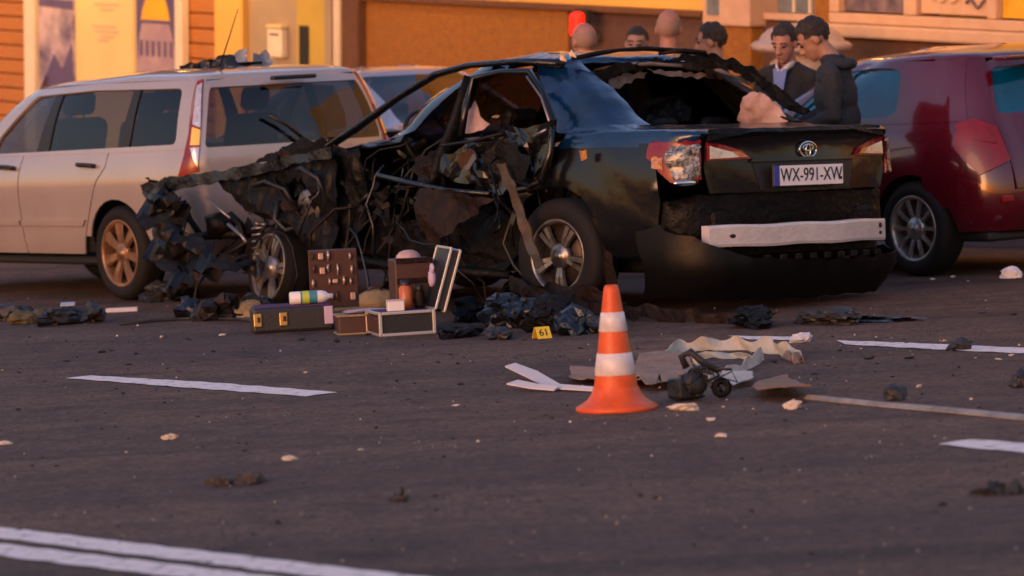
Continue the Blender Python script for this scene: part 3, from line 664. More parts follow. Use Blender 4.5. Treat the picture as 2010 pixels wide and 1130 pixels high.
mb = MB(); mb.box((-.3, 0, .62), (.95, 1.3, .06)); mb.box((2.0, 0, .82), (.35, 1.3, .2), bev=.06); mb.build('interior_trim', M['interior'], wag)
mb = MB(); mb.tube([(-.52, .30, 1.465), (-.50, .30, 1.49)], .025, 8); mb.tube([(-.50, .30, 1.48), (-.80, .33, 1.86)], [.006, .003], 6); mb.build('antenna', M['trim'], wag)

# ---- maroon hatchback on the right
red_b = Body([
    dict(z=[(-1, .26), (3.4, .22)], hw=.78, xf=3.1, xr=-.62), dict(z=[(-1, .40), (3.4, .36)], hw=.845, xf=3.28, xr=-.72, r=(.4, .34)),
    dict(z=[(-1, .56), (3.4, .54)], hw=.865, xf=3.30, xr=-.725, r=(.42, .36)), dict(z=[(-1, .72), (3.4, .68)], hw=.862, xf=3.25, xr=-.69, r=(.42, .36)),
    dict(z=[(-1, .86), (2, .84), (3.4, .74)], hw=.84, xf=3.0, xr=-.63, r=(.40, .34)), dict(z=[(-1, .975), (1.4, .95), (2.4, .90)], hw=.795, xf=1.90, xr=-.56, r=(.34, .30)),
    dict(z=[(-1, 1.14), (2, 1.12)], hw=.735, xf=1.52, xr=-.48, r=(.30, .26)), dict(z=[(-1, 1.30), (0, 1.31), (1.6, 1.27)], hw=.655, xf=1.16, xr=-.38, r=(.26, .24)),
    dict(z=[(-1, 1.352), (0, 1.365), (1.5, 1.32)], hw=.585, xf=1.06, xr=-.30, r=(.22, .2)), dict(z=[(-1, 1.385), (0, 1.395), (1.5, 1.35)], hw=.36, xf=.8, xr=-.1, r=(.15, .12)),
    dict(z=[(-1, 1.40), (1.5, 1.40)], hw=.03, xf=.6, xr=.1, r=(.01, .01), f=(.01, .01), bow=(0, 0), taper=(0, 0))])
red = car_root('hatchback', 1795, 543, .84, 37.5); tag(red, 'dark red hatchback standing behind the right end of the wreck', 'car')
AR = .335
body_sides(red_b, red, M['red_paint'], [
    ('rear_quarter_panel', [(.30, .955), (.36, .62), (.40, .30)] + arch(0, .295, AR, 3, 180) + [(-.36, .27), (-.42, .5), (-.46, .95)]),
    ('rear_door', [(1.05, .95), (1.06, .28), (.41, .28), (.37, .62), (.31, .955)]), ('front_door', [(1.062, .945), (1.072, .28), (1.98, .28), (2.0, .845), (1.6, .90)]),
    ('front_wing', [(2.01, .84), (1.99, .28), (2.15, .28)] + arch(2.5, .295, AR, 178, -2)[1:] + [(2.85, .30), (2.86, .60), (2.7, .75), (2.3, .82)])],
    ([(-.40, .945), (1.42, .925), (1.36, 1.0), (.95, 1.29), (.4, 1.325), (-.26, 1.31)], rounded([(.16, .985), (1.20, .96), (1.16, 1.04), (.86, 1.255), (.5, 1.285), (.20, 1.275)], [.09, .03, .05, .08, .08, .09])),
    [[(.12, .975), (1.24, .945), (1.19, 1.05), (.88, 1.265), (.5, 1.295), (.16, 1.285)]], [[(.70, .95), (.82, .95), (.76, 1.285), (.68, 1.285)]],
    M['glass_sky_blue'], 5, 7.4, None, [(-.4, .3), (-.42, .93), (1.8, .91), (2.7, .76), (2.8, .3)] + arch(2.5, .295, AR + .01, 0, 180) + [(2.1, .28), (.36, .28)] + arch(0, .295, AR + .01, 0, 180))
for mir in (False, True): handle(red, red_b, .40, .85, M['red_paint'], mir); handle(red, red_b, 1.12, .84, M['red_paint'], mir)
bgrid(red_b, 'roof', 0, red_b.nu - 1, 90, 7.2, 10, 12, M['red_paint'], red)
for a_, c_ in ((0, 8), (red_b.nu - 9, red_b.nu - 1)):
    bgrid(red_b, 'bonnet', a_, c_, 12, 4, 5, 5, M['red_paint'], red); bgrid(red_b, 'windscreen', a_, c_, 12, 5, 7.2, 6, M['glass_sky_blue'], red, thick=0); bgrid(red_b, 'front_bumper', a_, c_, 12, 0, 4, 8, M['red_paint'], red)
tg = red_b.panel('tailgate', 'a', [(-.58, .53), (.58, .53), (.60, .80), (.62, .96), (.60, 1.30), (.4, 1.33), (-.4, 1.33), (-.60, 1.30), (-.62, .96), (-.60, .80)], M['red_paint'], red, holes=[rounded([(-.585, .985), (.585, .985), (.55, 1.265), (-.55, 1.265)], .05)], res=.05, thick=.02)
red_b.panel('rear_window', 'a', [(-.60, .97), (.60, .97), (.57, 1.28), (-.57, 1.28)], M['glass_sky_blue'], tg, res=.09, thick=0, lift=-.005)
mb = MB(); mb.box((-.47, 0, 1.318), (.12, 1.0, .03), bev=.012); mb.build('roof_spoiler', M['red_paint'], tg)
red_b.panel('rear_bumper', 'a', [(-1.02, .28), (1.02, .28), (1.02, .42), (.95, .60), (.6, .525), (-.6, .525), (-.95, .60), (-1.02, .42)], M['red_paint'], red, res=.05, thick=.02, lift=.012)
for s_ in (1, -1):
    bgrid(red_b, 'rear_pillar', *((red_b.us1 - .6, red_b.us1 + red_b.NR - 1.1) if s_ == 1 else (red_b.nu - 1 - (red_b.us1 + red_b.NR - 1.1), red_b.nu - 1 - (red_b.us1 - .6))), 14, 1.2, 7.3, 18, M['red_paint'], red, lift=-.003)
    tl = red_b.panel('tail_lamp', 'a', [(s_ * q, z) for q, z in ((.60, .70), (.80, .62), (.93, .78), (.90, .93), (.76, .955), (.63, .90))], M['lamp_red'], red, res=.04, thick=.03, lift=.016)
    red_b.panel('lens', 'a', [(s_ * q, z) for q, z in ((.66, .80), (.80, .83), (.82, .90), (.70, .89))], M['lamp_red'], tl, res=.03, thick=.01, lift=.024)
    mb = MB(); mb.box((-.655, s_ * .62, .47), (.03, .16, .045), bev=.01); mb.build('reflector', M['lamp_red'], red)
for y, sd in ((.745, 1), (-.745, -1)):
    for x in (0, 2.5): wheel(red, (x, y, .295), .295, .19, .20, 'ten', M['alloy'], M['rubber'], sd)
underside(red, -.55, 3.0, .72, .21)
for y in (.36, -.36): seat(red, 1.0, y, .40, M['interior'])
for y in (.40, -.40): seat(red, .42, y, .40, M['interior'], wd=.5)
mb = MB(); mb.box((-.1, 0, .93), (.5, 1.15, .04)); mb.box((1.5, 0, .80), (.35, 1.3, .2), bev=.06); mb.build('interior_trim', M['interior'], red)
mb = MB(); mb.tube([(-.22, .0, 1.385), (-.24, .0, 1.41)], .025, 8); mb.tube([(-.23, .0, 1.40), (-.52, .0, 1.74)], [.006, .003], 6); mb.build('antenna', M['trim'], red)
# ------------------------------------------------------------------ the wrecked sedan
M['wreck_sky_blue'] = mat('scorched_paint_sky_blue', (0.001, 0.027, 0.095), 0.18, coat=0.5, col2=(0.001, 0.009, 0.030), var=(5, 0.4), bump=(7, 0.012))  # base colour carries the blue sky reflected in the dark, scorched paint
M['wreck_black'] = mat('black_paint', (0.0035, 0.0042, 0.006), 0.22, coat=0.25, spec=0.35, col2=(0.005, 0.005, 0.006), var=(6, 0.5), bump=(5, 0.006))
M['black_soot'] = mat('sooty_black_plastic', (0.0016, 0.0018, 0.0022), 0.42, spec=0.2, col2=(0.004, 0.004, 0.0045), var=(9, .5), bump=(9, .003))
M['char'] = mat('charred_metal', (0.0010, 0.0010, 0.0013), 0.42, 0.0, spec=0.2, col2=(0.0026, 0.0023, 0.0024), var=(14, 0.35), bump=(24, 0.012), rough2=0.75)
M['char_blue'] = mat('charred_navy', (0.0016, 0.0034, 0.008), 0.35, 0.1, coat=0.2, col2=(0.005, 0.007, 0.012), var=(12, 0.4), bump=(18, 0.015))
M['rust'] = mat('scorched_brown', (0.003, 0.002, 0.0016), 0.6, 0.0, spec=0.2, col2=(0.019, 0.0085, 0.005), var=(11, 0.4), bump=(20, 0.012))
M['ash'] = mat('ashy_grey', (0.009, 0.0075, 0.009), 0.5, 0.0, spec=0.22, col2=(0.004, 0.0035, 0.004), var=(12, 0.4), bump=(26, 0.008))
M['bare'] = mat('bare_metal', (0.32, 0.29, 0.28), 0.35, 0.8, col2=(0.16, 0.14, 0.13), var=(18, 0.5), bump=(30, 0.003))
M['alu'] = mat('bumper_aluminium', (0.64, 0.61, 0.63), 0.38, 0.35, col2=(0.52, 0.49, 0.51), var=(9, 0.5), bump=(30, .003))
M['airbag'] = mat('airbag_cloth', (0.52, 0.39, 0.38), 0.85, col2=(0.34, 0.21, 0.20), var=(12, 0.4))
M['tan'] = mat('brown_strip', (0.085, 0.062, 0.042), 0.6, col2=(0.03, 0.022, 0.017), var=(12, 0.45), bump=(25, 0.004))
M['lining'] = mat('torn_lining_grey', (0.22, 0.18, 0.165), 0.8, col2=(0.10, 0.075, 0.065), var=(14, .5))
M['tan_dark'] = mat('warm_plastic', (0.05, 0.025, 0.012), 0.3, coat=.6)
M['soot_glass'] = glass('sooted_glass', (0.05, 0.045, 0.05), ior=1.5)
M['broken_lens'] = mat('broken_clear_lens', (0.30, 0.31, 0.31), 0.08, 0.5, coat=1.0, col2=(0.03, 0.03, 0.03), var=(26, 0.25), bump=(40, 0.02))
M['lens_orange'] = mat('amber_reflector', (0.55, 0.22, 0.03), 0.15, coat=1.0, col2=(0.25, 0.07, 0.01), var=(30, 0.3), bump=(40, 0.01))
M['sooty_alloy'] = mat('sooty_alloy', (0.10, 0.09, 0.085), 0.3, 0.8, col2=(0.30, 0.28, 0.27), var=(7, 0.3))
M['plate'] = mat('plate_white', (0.84, 0.82, 0.85), 0.4, col2=(0.74, 0.71, 0.74), var=(8, 0.5))
M['plate_blue'] = mat('plate_blue', (0.03, 0.05, 0.30), 0.4)
M['ink'] = mat('ink_black', (0.012, 0.012, 0.014), 0.5)

wr_rows = [
    dict(z=[(-1.1, .24), (3.6, .22)], hw=.83, xf=3.35, xr=-.98), dict(z=[(-1.1, .40), (3.6, .38)], hw=.89, xf=3.52, xr=-1.10, r=(.34, .30)),
    dict(z=[(-1.1, .60), (3.6, .56)], hw=.905, xf=3.56, xr=-1.14, bow=(.12, .09), r=(.34, .30)), dict(z=[(-1.1, .78), (3.6, .70)], hw=.90, xf=3.50, xr=-1.135, bow=(.12, .09), r=(.32, .28), e=2.6),
    dict(z=[(-1.1, .92), (0, .92), (2.2, .88), (3.5, .78)], hw=.875, xf=3.38, xr=-1.115, bow=(.12, .08), r=(.28, .25), e=2.7), dict(z=[(-1.2, 1.005), (-.5, 1.01), (2.1, .95), (3.4, .82)], hw=.835, xf=3.2, xr=-1.09, bow=(.12, .07), r=(.24, .22), e=2.7),
    dict(z=[(-.6, 1.04), (2.1, .985)], hw=.78, xf=2.10, xr=-.56, bow=(.15, .08), r=(.22, .20)), dict(z=[(-.6, 1.23), (2, 1.21)], hw=.70, xf=1.75, xr=-.18, r=(.2, .18)),
    dict(z=[(0, 1.395), (.6, 1.41), (1.3, 1.38)], hw=.61, xf=1.40, xr=.16, r=(.16, .14)), dict(z=[(0, 1.44), (.7, 1.46), (1.3, 1.42)], hw=.53, xf=1.28, xr=.22, r=(.14, .12)),
    dict(z=[(0, 1.465), (.7, 1.48), (1.3, 1.445)], hw=.3, xf=1.1, xr=.35, r=(.1, .1)), dict(z=[(0, 1.485), (1.5, 1.485)], hw=.03, xf=.8, xr=.6, r=(.01, .01), f=(.01, .01), bow=(0, 0), taper=(0, 0))]
wb = Body(wr_rows)
wk = car_root('wrecked_car', 1100, 619, .88, 41.0, roll=1.8); tag(wk, 'burnt out dark sedan wreck with torn side and open boot area', 'car')
wk['label'] = 'blast-wrecked dark sedan with torn open side, missing front door and bare bumper beam'
bpy.context.view_layer.update()
WKM = wk.matrix_world.copy(); WKI = np.array(WKM.inverted())
def wl(px, py, y=None, x=None, z=None):
    """point in the wreck's own metres on its plane y, x or z"""
    c = WKI[:3, :3] @ CAMP + WKI[:3, 3]; d = WKI[:3, :3] @ ray(px, py)
    k, val = (1, y) if y is not None else ((0, x) if x is not None else (2, z))
    return c + d * ((val - c[k]) / d[k])
def dmg(amp_f=1.0, seed=3):
    def w(P):
        d = np.linalg.norm((P - np.array([2.0, .55, .55])) / np.array([1.25, .9, .8]), axis=1)
        a = (.010 + .13 * np.exp(-d * d)) * amp_f
        return P + (crumple(P, 1.0, 2.6, seed) - P) * a[:, None]
    return w
def wpoly(name, pix, y, m, amp=.04, seed=1, res=.05, thick=.006, jagamp=.012, bulge=0.0, parent=None, holes=(), lean=0.0):
    """torn sheet standing on the wreck's side plane y"""
    P = [wl(px, py, y=y) for px, py in pix]; poly = jag([(p[0], p[2]) for p in P], .06, jagamp, seed)
    hl = [jag([(lambda q: (q[0], q[2]))(wl(a, b, y=y)) for a, b in h], .06, jagamp, seed + 9) for h in holes]
    cx = np.mean([p[0] for p in P]); cz = np.mean([p[2] for p in P])
    def f(Q):
        R_ = np.column_stack([Q[:, 0], np.full(len(Q), y) + bulge * (1 - ((Q[:, 0] - cx) / .5) ** 2) + lean * (Q[:, 1] - cz), Q[:, 1]])
        return crumple(R_, amp, 3.2, seed, n=4)
    o = sheet(name, poly, f, m, parent or wk, holes=hl, res=res, thick=thick, flip=True)
    o.data.polygons.foreach_set('use_smooth', [False] * len(o.data.polygons)); return o
def wtube(name, pix, y, r, m, seg=8, parent=None, flat=None):
    ys = y if isinstance(y, (list, tuple)) else [y] * len(pix)
    mb = MB(); mb.tube([wl(a, b, y=q) for (a, b), q in zip(pix, ys)], r, seg, flat=flat); return mb.build(name, m, parent or wk)

U1 = wb.us1; NR = wb.NR
def mirr(u): return wb.nu - 1 - u
# rear: boot lid, rear panel, quarter panels
bl = wb.panel('boot_lid', 'a', [(-.70, .655), (.70, .655), (.72, .80), (.70, .955), (.4, .985), (-.4, .985), (-.70, .955), (-.72, .80)], M['wreck_black'], wk, res=.045, thick=.015, warp=dmg(.6))
bgrid(wb, 'boot_deck', U1 + 1.2, mirr(U1 + 1.2), 40, 4.72, 6.0, 10, M['wreck_black'], bl, warp=dmg(.8))
wb.panel('boot_lip', 'a', [(-.72, .955), (-.4, .985), (.4, .985), (.72, .955), (.70, 1.0), (-.70, 1.0)], M['char'], bl, res=.05, thick=.03, lift=.012, warp=dmg(.8))
wb.panel('rear_panel', 'a', [(-.98, .27), (.98, .27), (1.0, .60), (.74, .645), (-.74, .645), (-1.0, .60)], M['char'], wk, res=.06, thick=.01, lift=-.03, warp=dmg(1.0, 8))
AR = .375
for mir in (False, True):
    wb.panel('quarter_panel', 's', [(.30, .93), (.34, .62), (.40, .36)] + arch(0, .335, AR, 4, 178) + [(-.44, .30), (-.78, .32), (-.83, .62), (-.80, .80), (-.74, .94)], M['wreck_black'], wk, res=.05, thick=.01, vr=(0, 5), mirror=mir, warp=dmg(.9 if not mir else .6, 5))
    bgrid(wb, 'shoulder', *((U1 - 2.6, U1 + NR - 2) if not mir else (mirr(U1 + NR - 2), mirr(U1 - 2.6))), 18, 4.0, 6.15, 10, M['wreck_sky_blue'] if not mir else M['wreck_black'], wk, warp=dmg(1.2, 4))
    bgrid(wb, 'rear_pillar', *((U1 - 2.6, U1 + NR - .3) if not mir else (mirr(U1 + NR - .3), mirr(U1 - 2.6))), 18, 6.05, 8.35, 14, M['wreck_sky_blue'] if not mir else M['char'], wk, warp=dmg(1.2, 4))
    sg = -1 if mir else 1
    fm = M['wreck_black'] if mir else M['char_blue']
    mb = MB(); mb.tube([(2.16, .80 * sg, .96), (1.95, .765 * sg, 1.06), (1.62, .70 * sg, 1.24), (1.33, .635 * sg, 1.375), (1.05, .615 * sg, 1.42), (.6, .61 * sg, 1.432), (.25, .61 * sg, 1.41)], [.03, .034, .027, .031, .027, .03, .035], 10, flat=(1.35, .7)); mb.build('roof_rail', fm, wk)
wb.panel('rear_door', 's', [(.95, .96), (.96, .28), (.42, .28), (.36, .62), (.32, .95)], M['char'], wk, res=.06, vr=(0, 5), mirror=True, warp=dmg(.5)); wb.panel('front_door', 's', [(.97, .95), (.98, .28), (2.05, .28), (2.08, .92)], M['char'], wk, res=.06, vr=(0, 5), mirror=True, warp=dmg(.5))
wb.panel('front_wing', 's', [(2.09, .91), (2.06, .30), (2.28, .30)] + arch(2.72, .33, AR, 176, 0)[1:] + [(3.1, .3), (3.2, .6), (3.0, .80), (2.5, .87)], M['char'], wk, res=.06, vr=(0, 5), mirror=True, warp=dmg(.8))
wb.panel('side_window', 's', [(-.02, 1.0), (.95, .985), (.93, 1.40), (.7, 1.40), (.22, 1.375)], M['soot_glass'], wk, res=.08, thick=.004, vr=(5.2, 8.4), mirror=True)
M['soot_glass_b'] = glass('smoked_glass', (0.22, 0.21, 0.24), ior=1.5)
wb.panel('side_window', 's', [(1.03, .985), (1.9, .97), (1.82, 1.08), (1.33, 1.38), (.96, 1.40)], M['soot_glass_b'], wk, res=.08, thick=.004, vr=(5.2, 8.4), mirror=True)
wb.panel('b_pillar', 's', [(.88, .95), (1.04, .95), (.97, 1.41), (.85, 1.41)], M['char'], wk, res=.05, thick=.02, vr=(5.2, 8.4), mirror=True)
for a_, c_ in ((0, 7.5), (wb.nu - 8.5, wb.nu - 1)): bgrid(wb, 'windscreen', a_, c_, 14, 6.05, 8.2, 10, M['soot_glass_b'], wk, thick=.005, warp=lambda P: crumple(P, .03, 2.2, 41, n=3))
bgrid(wb, 'roof', 2, wb.nu - 3, 90, 8.15, 11, 12, M['wreck_sky_blue'], wk, warp=dmg(1.3, 12))
# torn rear edge of the roof and loose lining in the empty rear window
def rear_edge(name, pts, r, m, flat=None):
    mb = MB(); mb.tube(pts, r, 8, flat=flat); return mb.build(name, m, wk)
rear_edge('roof_edge', [(.20, .56, 1.435), (.17, .40, 1.462), (.19, .2, 1.482), (.17, 0, 1.488), (.19, -.22, 1.48), (.17, -.42, 1.46), (.19, -.56, 1.43)], [.012, .016, .011, .015, .012, .016, .012], M['char'])
rear_edge('torn_lining', [(.30, .30, 1.37), (.22, .18, 1.395), (.15, .0, 1.40), (.14, -.2, 1.385), (.14, -.38, 1.375), (.10, -.52, 1.35), (.05, -.62, 1.30)], [.008, .014, .016, .012, .017, .02, .008], M['lining'], (1, .8))
rear_edge('torn_lining', [(.42, .46, 1.24), (.36, .38, 1.28), (.30, .30, 1.36)], [.012, .02, .01], M['lining'])
rear_edge('torn_lining', [(.2, -.12, 1.46), (.12, -.25, 1.475), (.10, -.40, 1.462), (.13, -.46, 1.43), (.18, -.36, 1.42)], .012, M['rust'])
for k, (x0, y0, z0) in enumerate([(.18, .56, 1.44), (.22, .60, 1.42)]):
    mb = MB(); q = np.array([(0, 0), (.05, .01), (.035, .045 + .01 * k), (.012, .022)]); P = np.array([(x0 + a * .6, y0 + (a - .03) * .5, z0 + b) for a, b in q]); mb.add(list(P) + list(P + [.004, .004, 0]), [[0, 1, 2, 3], [7, 6, 5, 4], [0, 4, 5, 1], [1, 5, 6, 2], [2, 6, 7, 3], [3, 7, 4, 0]], 0, False); mb.build('torn_metal', M['bare'], wk)
P2, T = fill2d(rounded([wl(a, b, y=-.55)[[0, 2]] for a, b in ((1455, 262), (1470, 205), (1490, 180), (1512, 198), (1535, 232), (1546, 255))], .06), res=.03)
Pb = np.column_stack([P2[:, 0], -.55 + .09 * np.sin(P2[:, 0] * 9) * np.cos(P2[:, 1] * 8), P2[:, 1]]); solid('airbag', crumple(Pb, .05, 5, 21), T, M['airbag'], wk, .02, flip=True)
def wrear(name, pix, x, m, amp, seed, thick=.005):
    P = [wl(a, b, x=x) for a, b in pix]; poly = jag([(p[1], p[2]) for p in P], .04, .007, seed)
    o = sheet(name, poly, lambda Q: crumple(np.column_stack([np.full(len(Q), x), Q]), amp, 5, seed, n=4), m, wk, res=.03, thick=thick); o.data.polygons.foreach_set('use_smooth', [False] * len(o.data.polygons)); return o
wrear('torn_roof', [(1148, 152), (1195, 132), (1255, 118), (1312, 113), (1306, 126), (1240, 136), (1186, 158)], .16, M['char'], .03, 51)
wrear('torn_roof', [(1305, 114), (1380, 107), (1440, 112), (1486, 136), (1506, 160), (1478, 158), (1424, 132), (1352, 126)], .12, M['char'], .03, 52)
wrear('torn_roof', [(1330, 126), (1372, 121), (1430, 124), (1424, 146), (1392, 152), (1384, 136), (1344, 138)], .10, M['rust'], .03, 53)
wrear('torn_roof', [(1195, 158), (1225, 146), (1268, 140), (1262, 152), (1222, 168), (1190, 182)], .22, M['lining'], .03, 54)
wrear('hanging_lining', [(1268, 137), (1340, 141), (1400, 143), (1448, 147), (1480, 160), (1474, 168), (1430, 156), (1380, 152), (1310, 150)], .14, M['lining'], .02, 55)
wrear('torn_pillar', [(1470, 140), (1510, 160), (1560, 196), (1600, 224), (1572, 226), (1530, 204), (1490, 172)], -.28, M['char'], .04, 56)
wrear('seat_back', [(1250, 236), (1262, 196), (1300, 186), (1345, 192), (1358, 236)], .25, M['char'], .05, 57)
# boot lid fittings: emblem, plate, lamps
def on_rear(y, z, lift=0.0):
    u, v = wb.uv_arc(np.array([[y, z]])); return (wb.ev(u, v) + wb.norm(u, v) * lift)[0], wb.norm(u, v)[0]
pe, ne = on_rear(0, .88, .014)
def ring(mb, c, a, b, r, n=28):
    mb.tube([(c[0], c[1] + a * math.cos(t), c[2] + b * math.sin(t)) for t in np.linspace(0, 2 * math.pi, n)], r, 6, cap=False)
mb = MB(); ring(mb, pe, .066, .044, .0065); ring(mb, pe + np.array([-.002, 0, .012]), .040, .018, .005); ring(mb, pe + np.array([-.002, 0, -.006]), .018, .034, .005); mb.build('emblem', M['chrome'], bl)
pp, npn = on_rear(0, .735, .02)
tilt = math.atan2(-npn[2], -npn[0]) if abs(npn[0]) > 0 else 0
PM = Matrix.Translation(pp + np.array([-.012, .04, .005])) @ Matrix.Rotation(math.radians(-90), 4, 'Z') @ Matrix.Rotation(math.radians(90), 4, 'X')   # x to the car's right, y up, z backwards
mb = MB(); mb.box((0, 0, 0), (.555, .128, .014), bev=.004); mb.v = [tuple(PM @ Vector(v)) for v in mb.v]; lp = mb.build('licence_plate', M['trim'], bl)
mb = MB(); mb.box((.02, 0, .0095), (.50, .112, .005), bev=.002); mb.v = [tuple(PM @ Vector(v)) for v in mb.v]; mb.build('plate_face', M['plate'], lp)
mb = MB(); mb.box((-.252, 0, .0095), (.044, .112, .005), bev=.002); mb.v = [tuple(PM @ Vector(v)) for v in mb.v]; mb.build('plate_band', M['plate_blue'], lp)
text_mesh('plate_text', 'WX-991-XW', .108, PM @ Matrix.Translation((.018, 0, .0135)) @ Matrix.Diagonal((.80, .98, 1, 1)), M['ink'], lp, .0012)
mb = MB(); mb.box((.252, -.022, .0135), (.016, .016, .002)); mb.v = [tuple(PM @ Vector(v)) for v in mb.v]; mb.build('plate_sticker', M['ink'], lp)
wb.panel('plate_recess', 'a', [(-.36, .665), (.36, .665), (.40, .82), (-.40, .82)], M['trim'], bl, res=.06, thick=.004, lift=.004)
bar = wb.panel('chrome_bar', 'a', [(-.42, .822), (.42, .822), (.40, .842), (-.40, .842)], M['wreck_black'], bl, res=.05, thick=.02, lift=.02)
for s_, nm in ((1, 'left'), (-1, 'right')):
    il = wb.panel('boot_lamp', 'a', [(s_ * a, z) for a, z in ((.70, .835), (.41, .84), (.46, .885), (.62, .935), (.70, .945))], M['lamp_red'], bl, res=.035, thick=.02, lift=.016)
    wb.panel('lens', 'a', [(s_ * a, z) for a, z in ((.685, .845), (.47, .85), (.50, .875), (.685, .915))], M['lamp_clear'] if s_ == 1 else M['lamp_clear'], il, res=.03, thick=.008, lift=.026)
    wb.panel('amber_tip', 'a', [(s_ * a, z) for a, z in ((.49, .85), (.43, .848), (.48, .88), (.53, .885))], M['lens_orange'], il, res=.03, thick=.006, lift=.029)
    ol = wb.panel('tail_lamp', 'a', [(s_ * a, z) for a, z in ((.745, .945), (1.12, .94), (1.10, .86), (.98, .78), (.90, .72), (.74, .735), (.735, .84))], M['lamp_red'], wk, res=.035, thick=.03, lift=.012)
    wb.panel('broken_lens', 'a', jag([(s_ * a, z) for a, z in ((.745, .93), (.93, .925), (.95, .84), (.88, .735), (.755, .745))], .04, .008, 3), M['broken_lens'], ol, res=.03, thick=.012, lift=.024, warp=lambda P: crumple(P, .02, 14, 2))
    wb.panel('reflector', 'a', jag([(s_ * a, z) for a, z in ((.97, .86), (1.05, .87), (1.04, .80), (.96, .79))], .03, .006, 4), M['lens_orange'], ol, res=.03, thick=.012, lift=.02, warp=lambda P: crumple(P, .015, 14, 5))
    if s_ < 0: continue
    q0, n0 = on_rear(s_ * .82, .72, .03); mb = MB(); mb.blob(q0, (.03, .10, .022), 2); mb.build('lamp_bowl', M['chrome'], ol)
# bare aluminium beam and the bumper cover hanging below it
mb = MB(); n_ = 24; sec = [(-.03, -.066), (-.034, -.05), (-.034, .05), (-.03, .066), (.03, .066), (.03, -.066)]; vs = []
for i in range(n_ + 1):
    y = .75 - 1.35 * i / n_; x = -1.185 + .11 * (y / .75) ** 2
    vs += [(x + a + .004 * math.sin(y * 9), y, .418 + b * .92 + .003 * math.sin(y * 13)) for a, b in sec]
k = len(sec); mb.add(vs, [[i * k + j, i * k + (j + 1) % k, (i + 1) * k + (j + 1) % k, (i + 1) * k + j] for i in range(n_) for j in range(k)] + [list(range(k)), [n_ * k + j for j in range(k)][::-1]], 0, False)
beam = mb.build('bumper_beam', M['alu'], wk)
for y, z, ry_, rz_ in ((.60, .418, .035, .013), (-.545, .440, .013, .016), (-.545, .398, .010, .011)):
    mb = MB(); mb.blob((-1.218 + .11 * (y / .75) ** 2, y, z), (.006, ry_, rz_), 2); mb.build('beam_hole', M['dark'], beam)
def drop(P):
    Q = P.copy(); t = np.clip((P[:, 1] + .9) / 1.8, 0, 1)
    Q[:, 0] -= .07 + .05 * np.sin(P[:, 1] * 3); Q[:, 2] = P[:, 2] * .92 - .165 + .05 * np.abs(P[:, 1]) ** 2 * (P[:, 1] > 0); Q[:, 2] = np.maximum(Q[:, 2], .012)
    return Q + (crumple(Q, .022, 2.0, 31, n=3) - Q) * .6
wb.panel('bumper_cover', 'a', jag([(-1.30, .26), (1.18, .24), (1.22, .62), (1.05, .66), (.86, .60), (.66, .50), (.40, .475), (-.7, .47), (-.95, .51), (-1.30, .55)], .07, .010, 6), M['black_soot'], wk, res=.05, thick=.006, lift=.03, warp=drop)
for k in range(9):
    y = .42 - .11 * k; mb = MB(); mb.box((-1.255 + .10 * (y / .75) ** 2, y, .29), (.012, .05, .035), bev=.006); mb.build('cover_rib', M['char'], wk)
# wheels
wheel(wk, (0, .80, .31), .33, .21, .208, 'five', M['sooty_alloy'], M['rubber'], 1, Matrix.Rotation(math.radians(4), 3, 'Z'), spin=math.radians(93))
wheel(wk, (0, -.80, .36), .33, .21, .208, 'five', M['alloy'], M['rubber'], -1)
wheel(wk, (2.66, .80, .215), .245, .20, .205, 'five', M['bare'], M['rubber'], 1, Matrix.Rotation(math.radians(-9), 3, 'Z') @ Matrix.Rotation(math.radians(7), 3, 'X'), spin=.6)
wheel(wk, (2.70, -.80, .35), .32, .21, .208, 'five', M['alloy'], M['rubber'], -1)
mb = MB(); mb.tube([(0, .7, .33), (0, -.7, .33)], .05, 8); mb.build('axle', M['dark_metal'], wk); mb = MB(); mb.tube([(2.7, .6, .28), (2.7, -.7, .3)], .04, 8); mb.build('axle', M['dark_metal'], wk)
# floor, firewall, engine, charred cabin
mb = MB(); mb.box((1.1, -.05, .25), (3.5, 1.45, .08), bev=.02); mb.box((-.75, 0, .42), (.6, 1.3, .3), bev=.04); fl = mb.build('floor_pan', M['char'], wk)
me = fl.data; 
mb = MB(); mb.box((2.12, -.1, .62), (.07, 1.35, .62), bev=.02); mb.box((2.0, -.2, .86), (.30, 1.15, .18), Matrix.Rotation(.12, 3, 'X'), bev=.05); mb.build('firewall', M['char'], wk)
mb = MB(); mb.box((2.62, -.22, .56), (.55, .70, .42), bev=.05); mb.box((2.62, -.22, .80), (.46, .5, .1), bev=.03); mb.tube([(2.5, .1, .74), (2.75, .18, .72), (2.95, .1, .62)], .035, 8); mb.tube([(2.95, -.1, .6), (2.98, .2, .55)], .06, 10); mb.blob((2.9, .2, .45), (.11, .09, .11), 2); mb.build('engine', M['dark_metal'], wk)
mb = MB(); mb.box((3.3, -.35, .55), (.05, .8, .42), bev=.01); mb.build('radiator', M['char'], wk)
mb = MB(); mb.tube([(2.72, .55, .82), (2.70, .60, .60), (2.68, .68, .32)], [.09, .07, .05], 12); mb.box((2.65, .45, .82), (.36, .25, .05), bev=.02); mb.build('strut_tower', M['char'], wk)
mb = MB(); mb.tube([wl(512, 442, y=.80), wl(513, 505, y=.80)], .022, 8); mb.build('strut', M['ash'], wk)
mb = MB(); c0_ = wl(513, 470, y=.80); mb.tube([c0_ + np.array([.055 * math.cos(t), .055 * math.sin(t), -.10 + .20 * t / 31.4]) for t in np.linspace(0, 31.4, 70)], .009, 6); mb.build('coil_spring', M['bare'], wk)
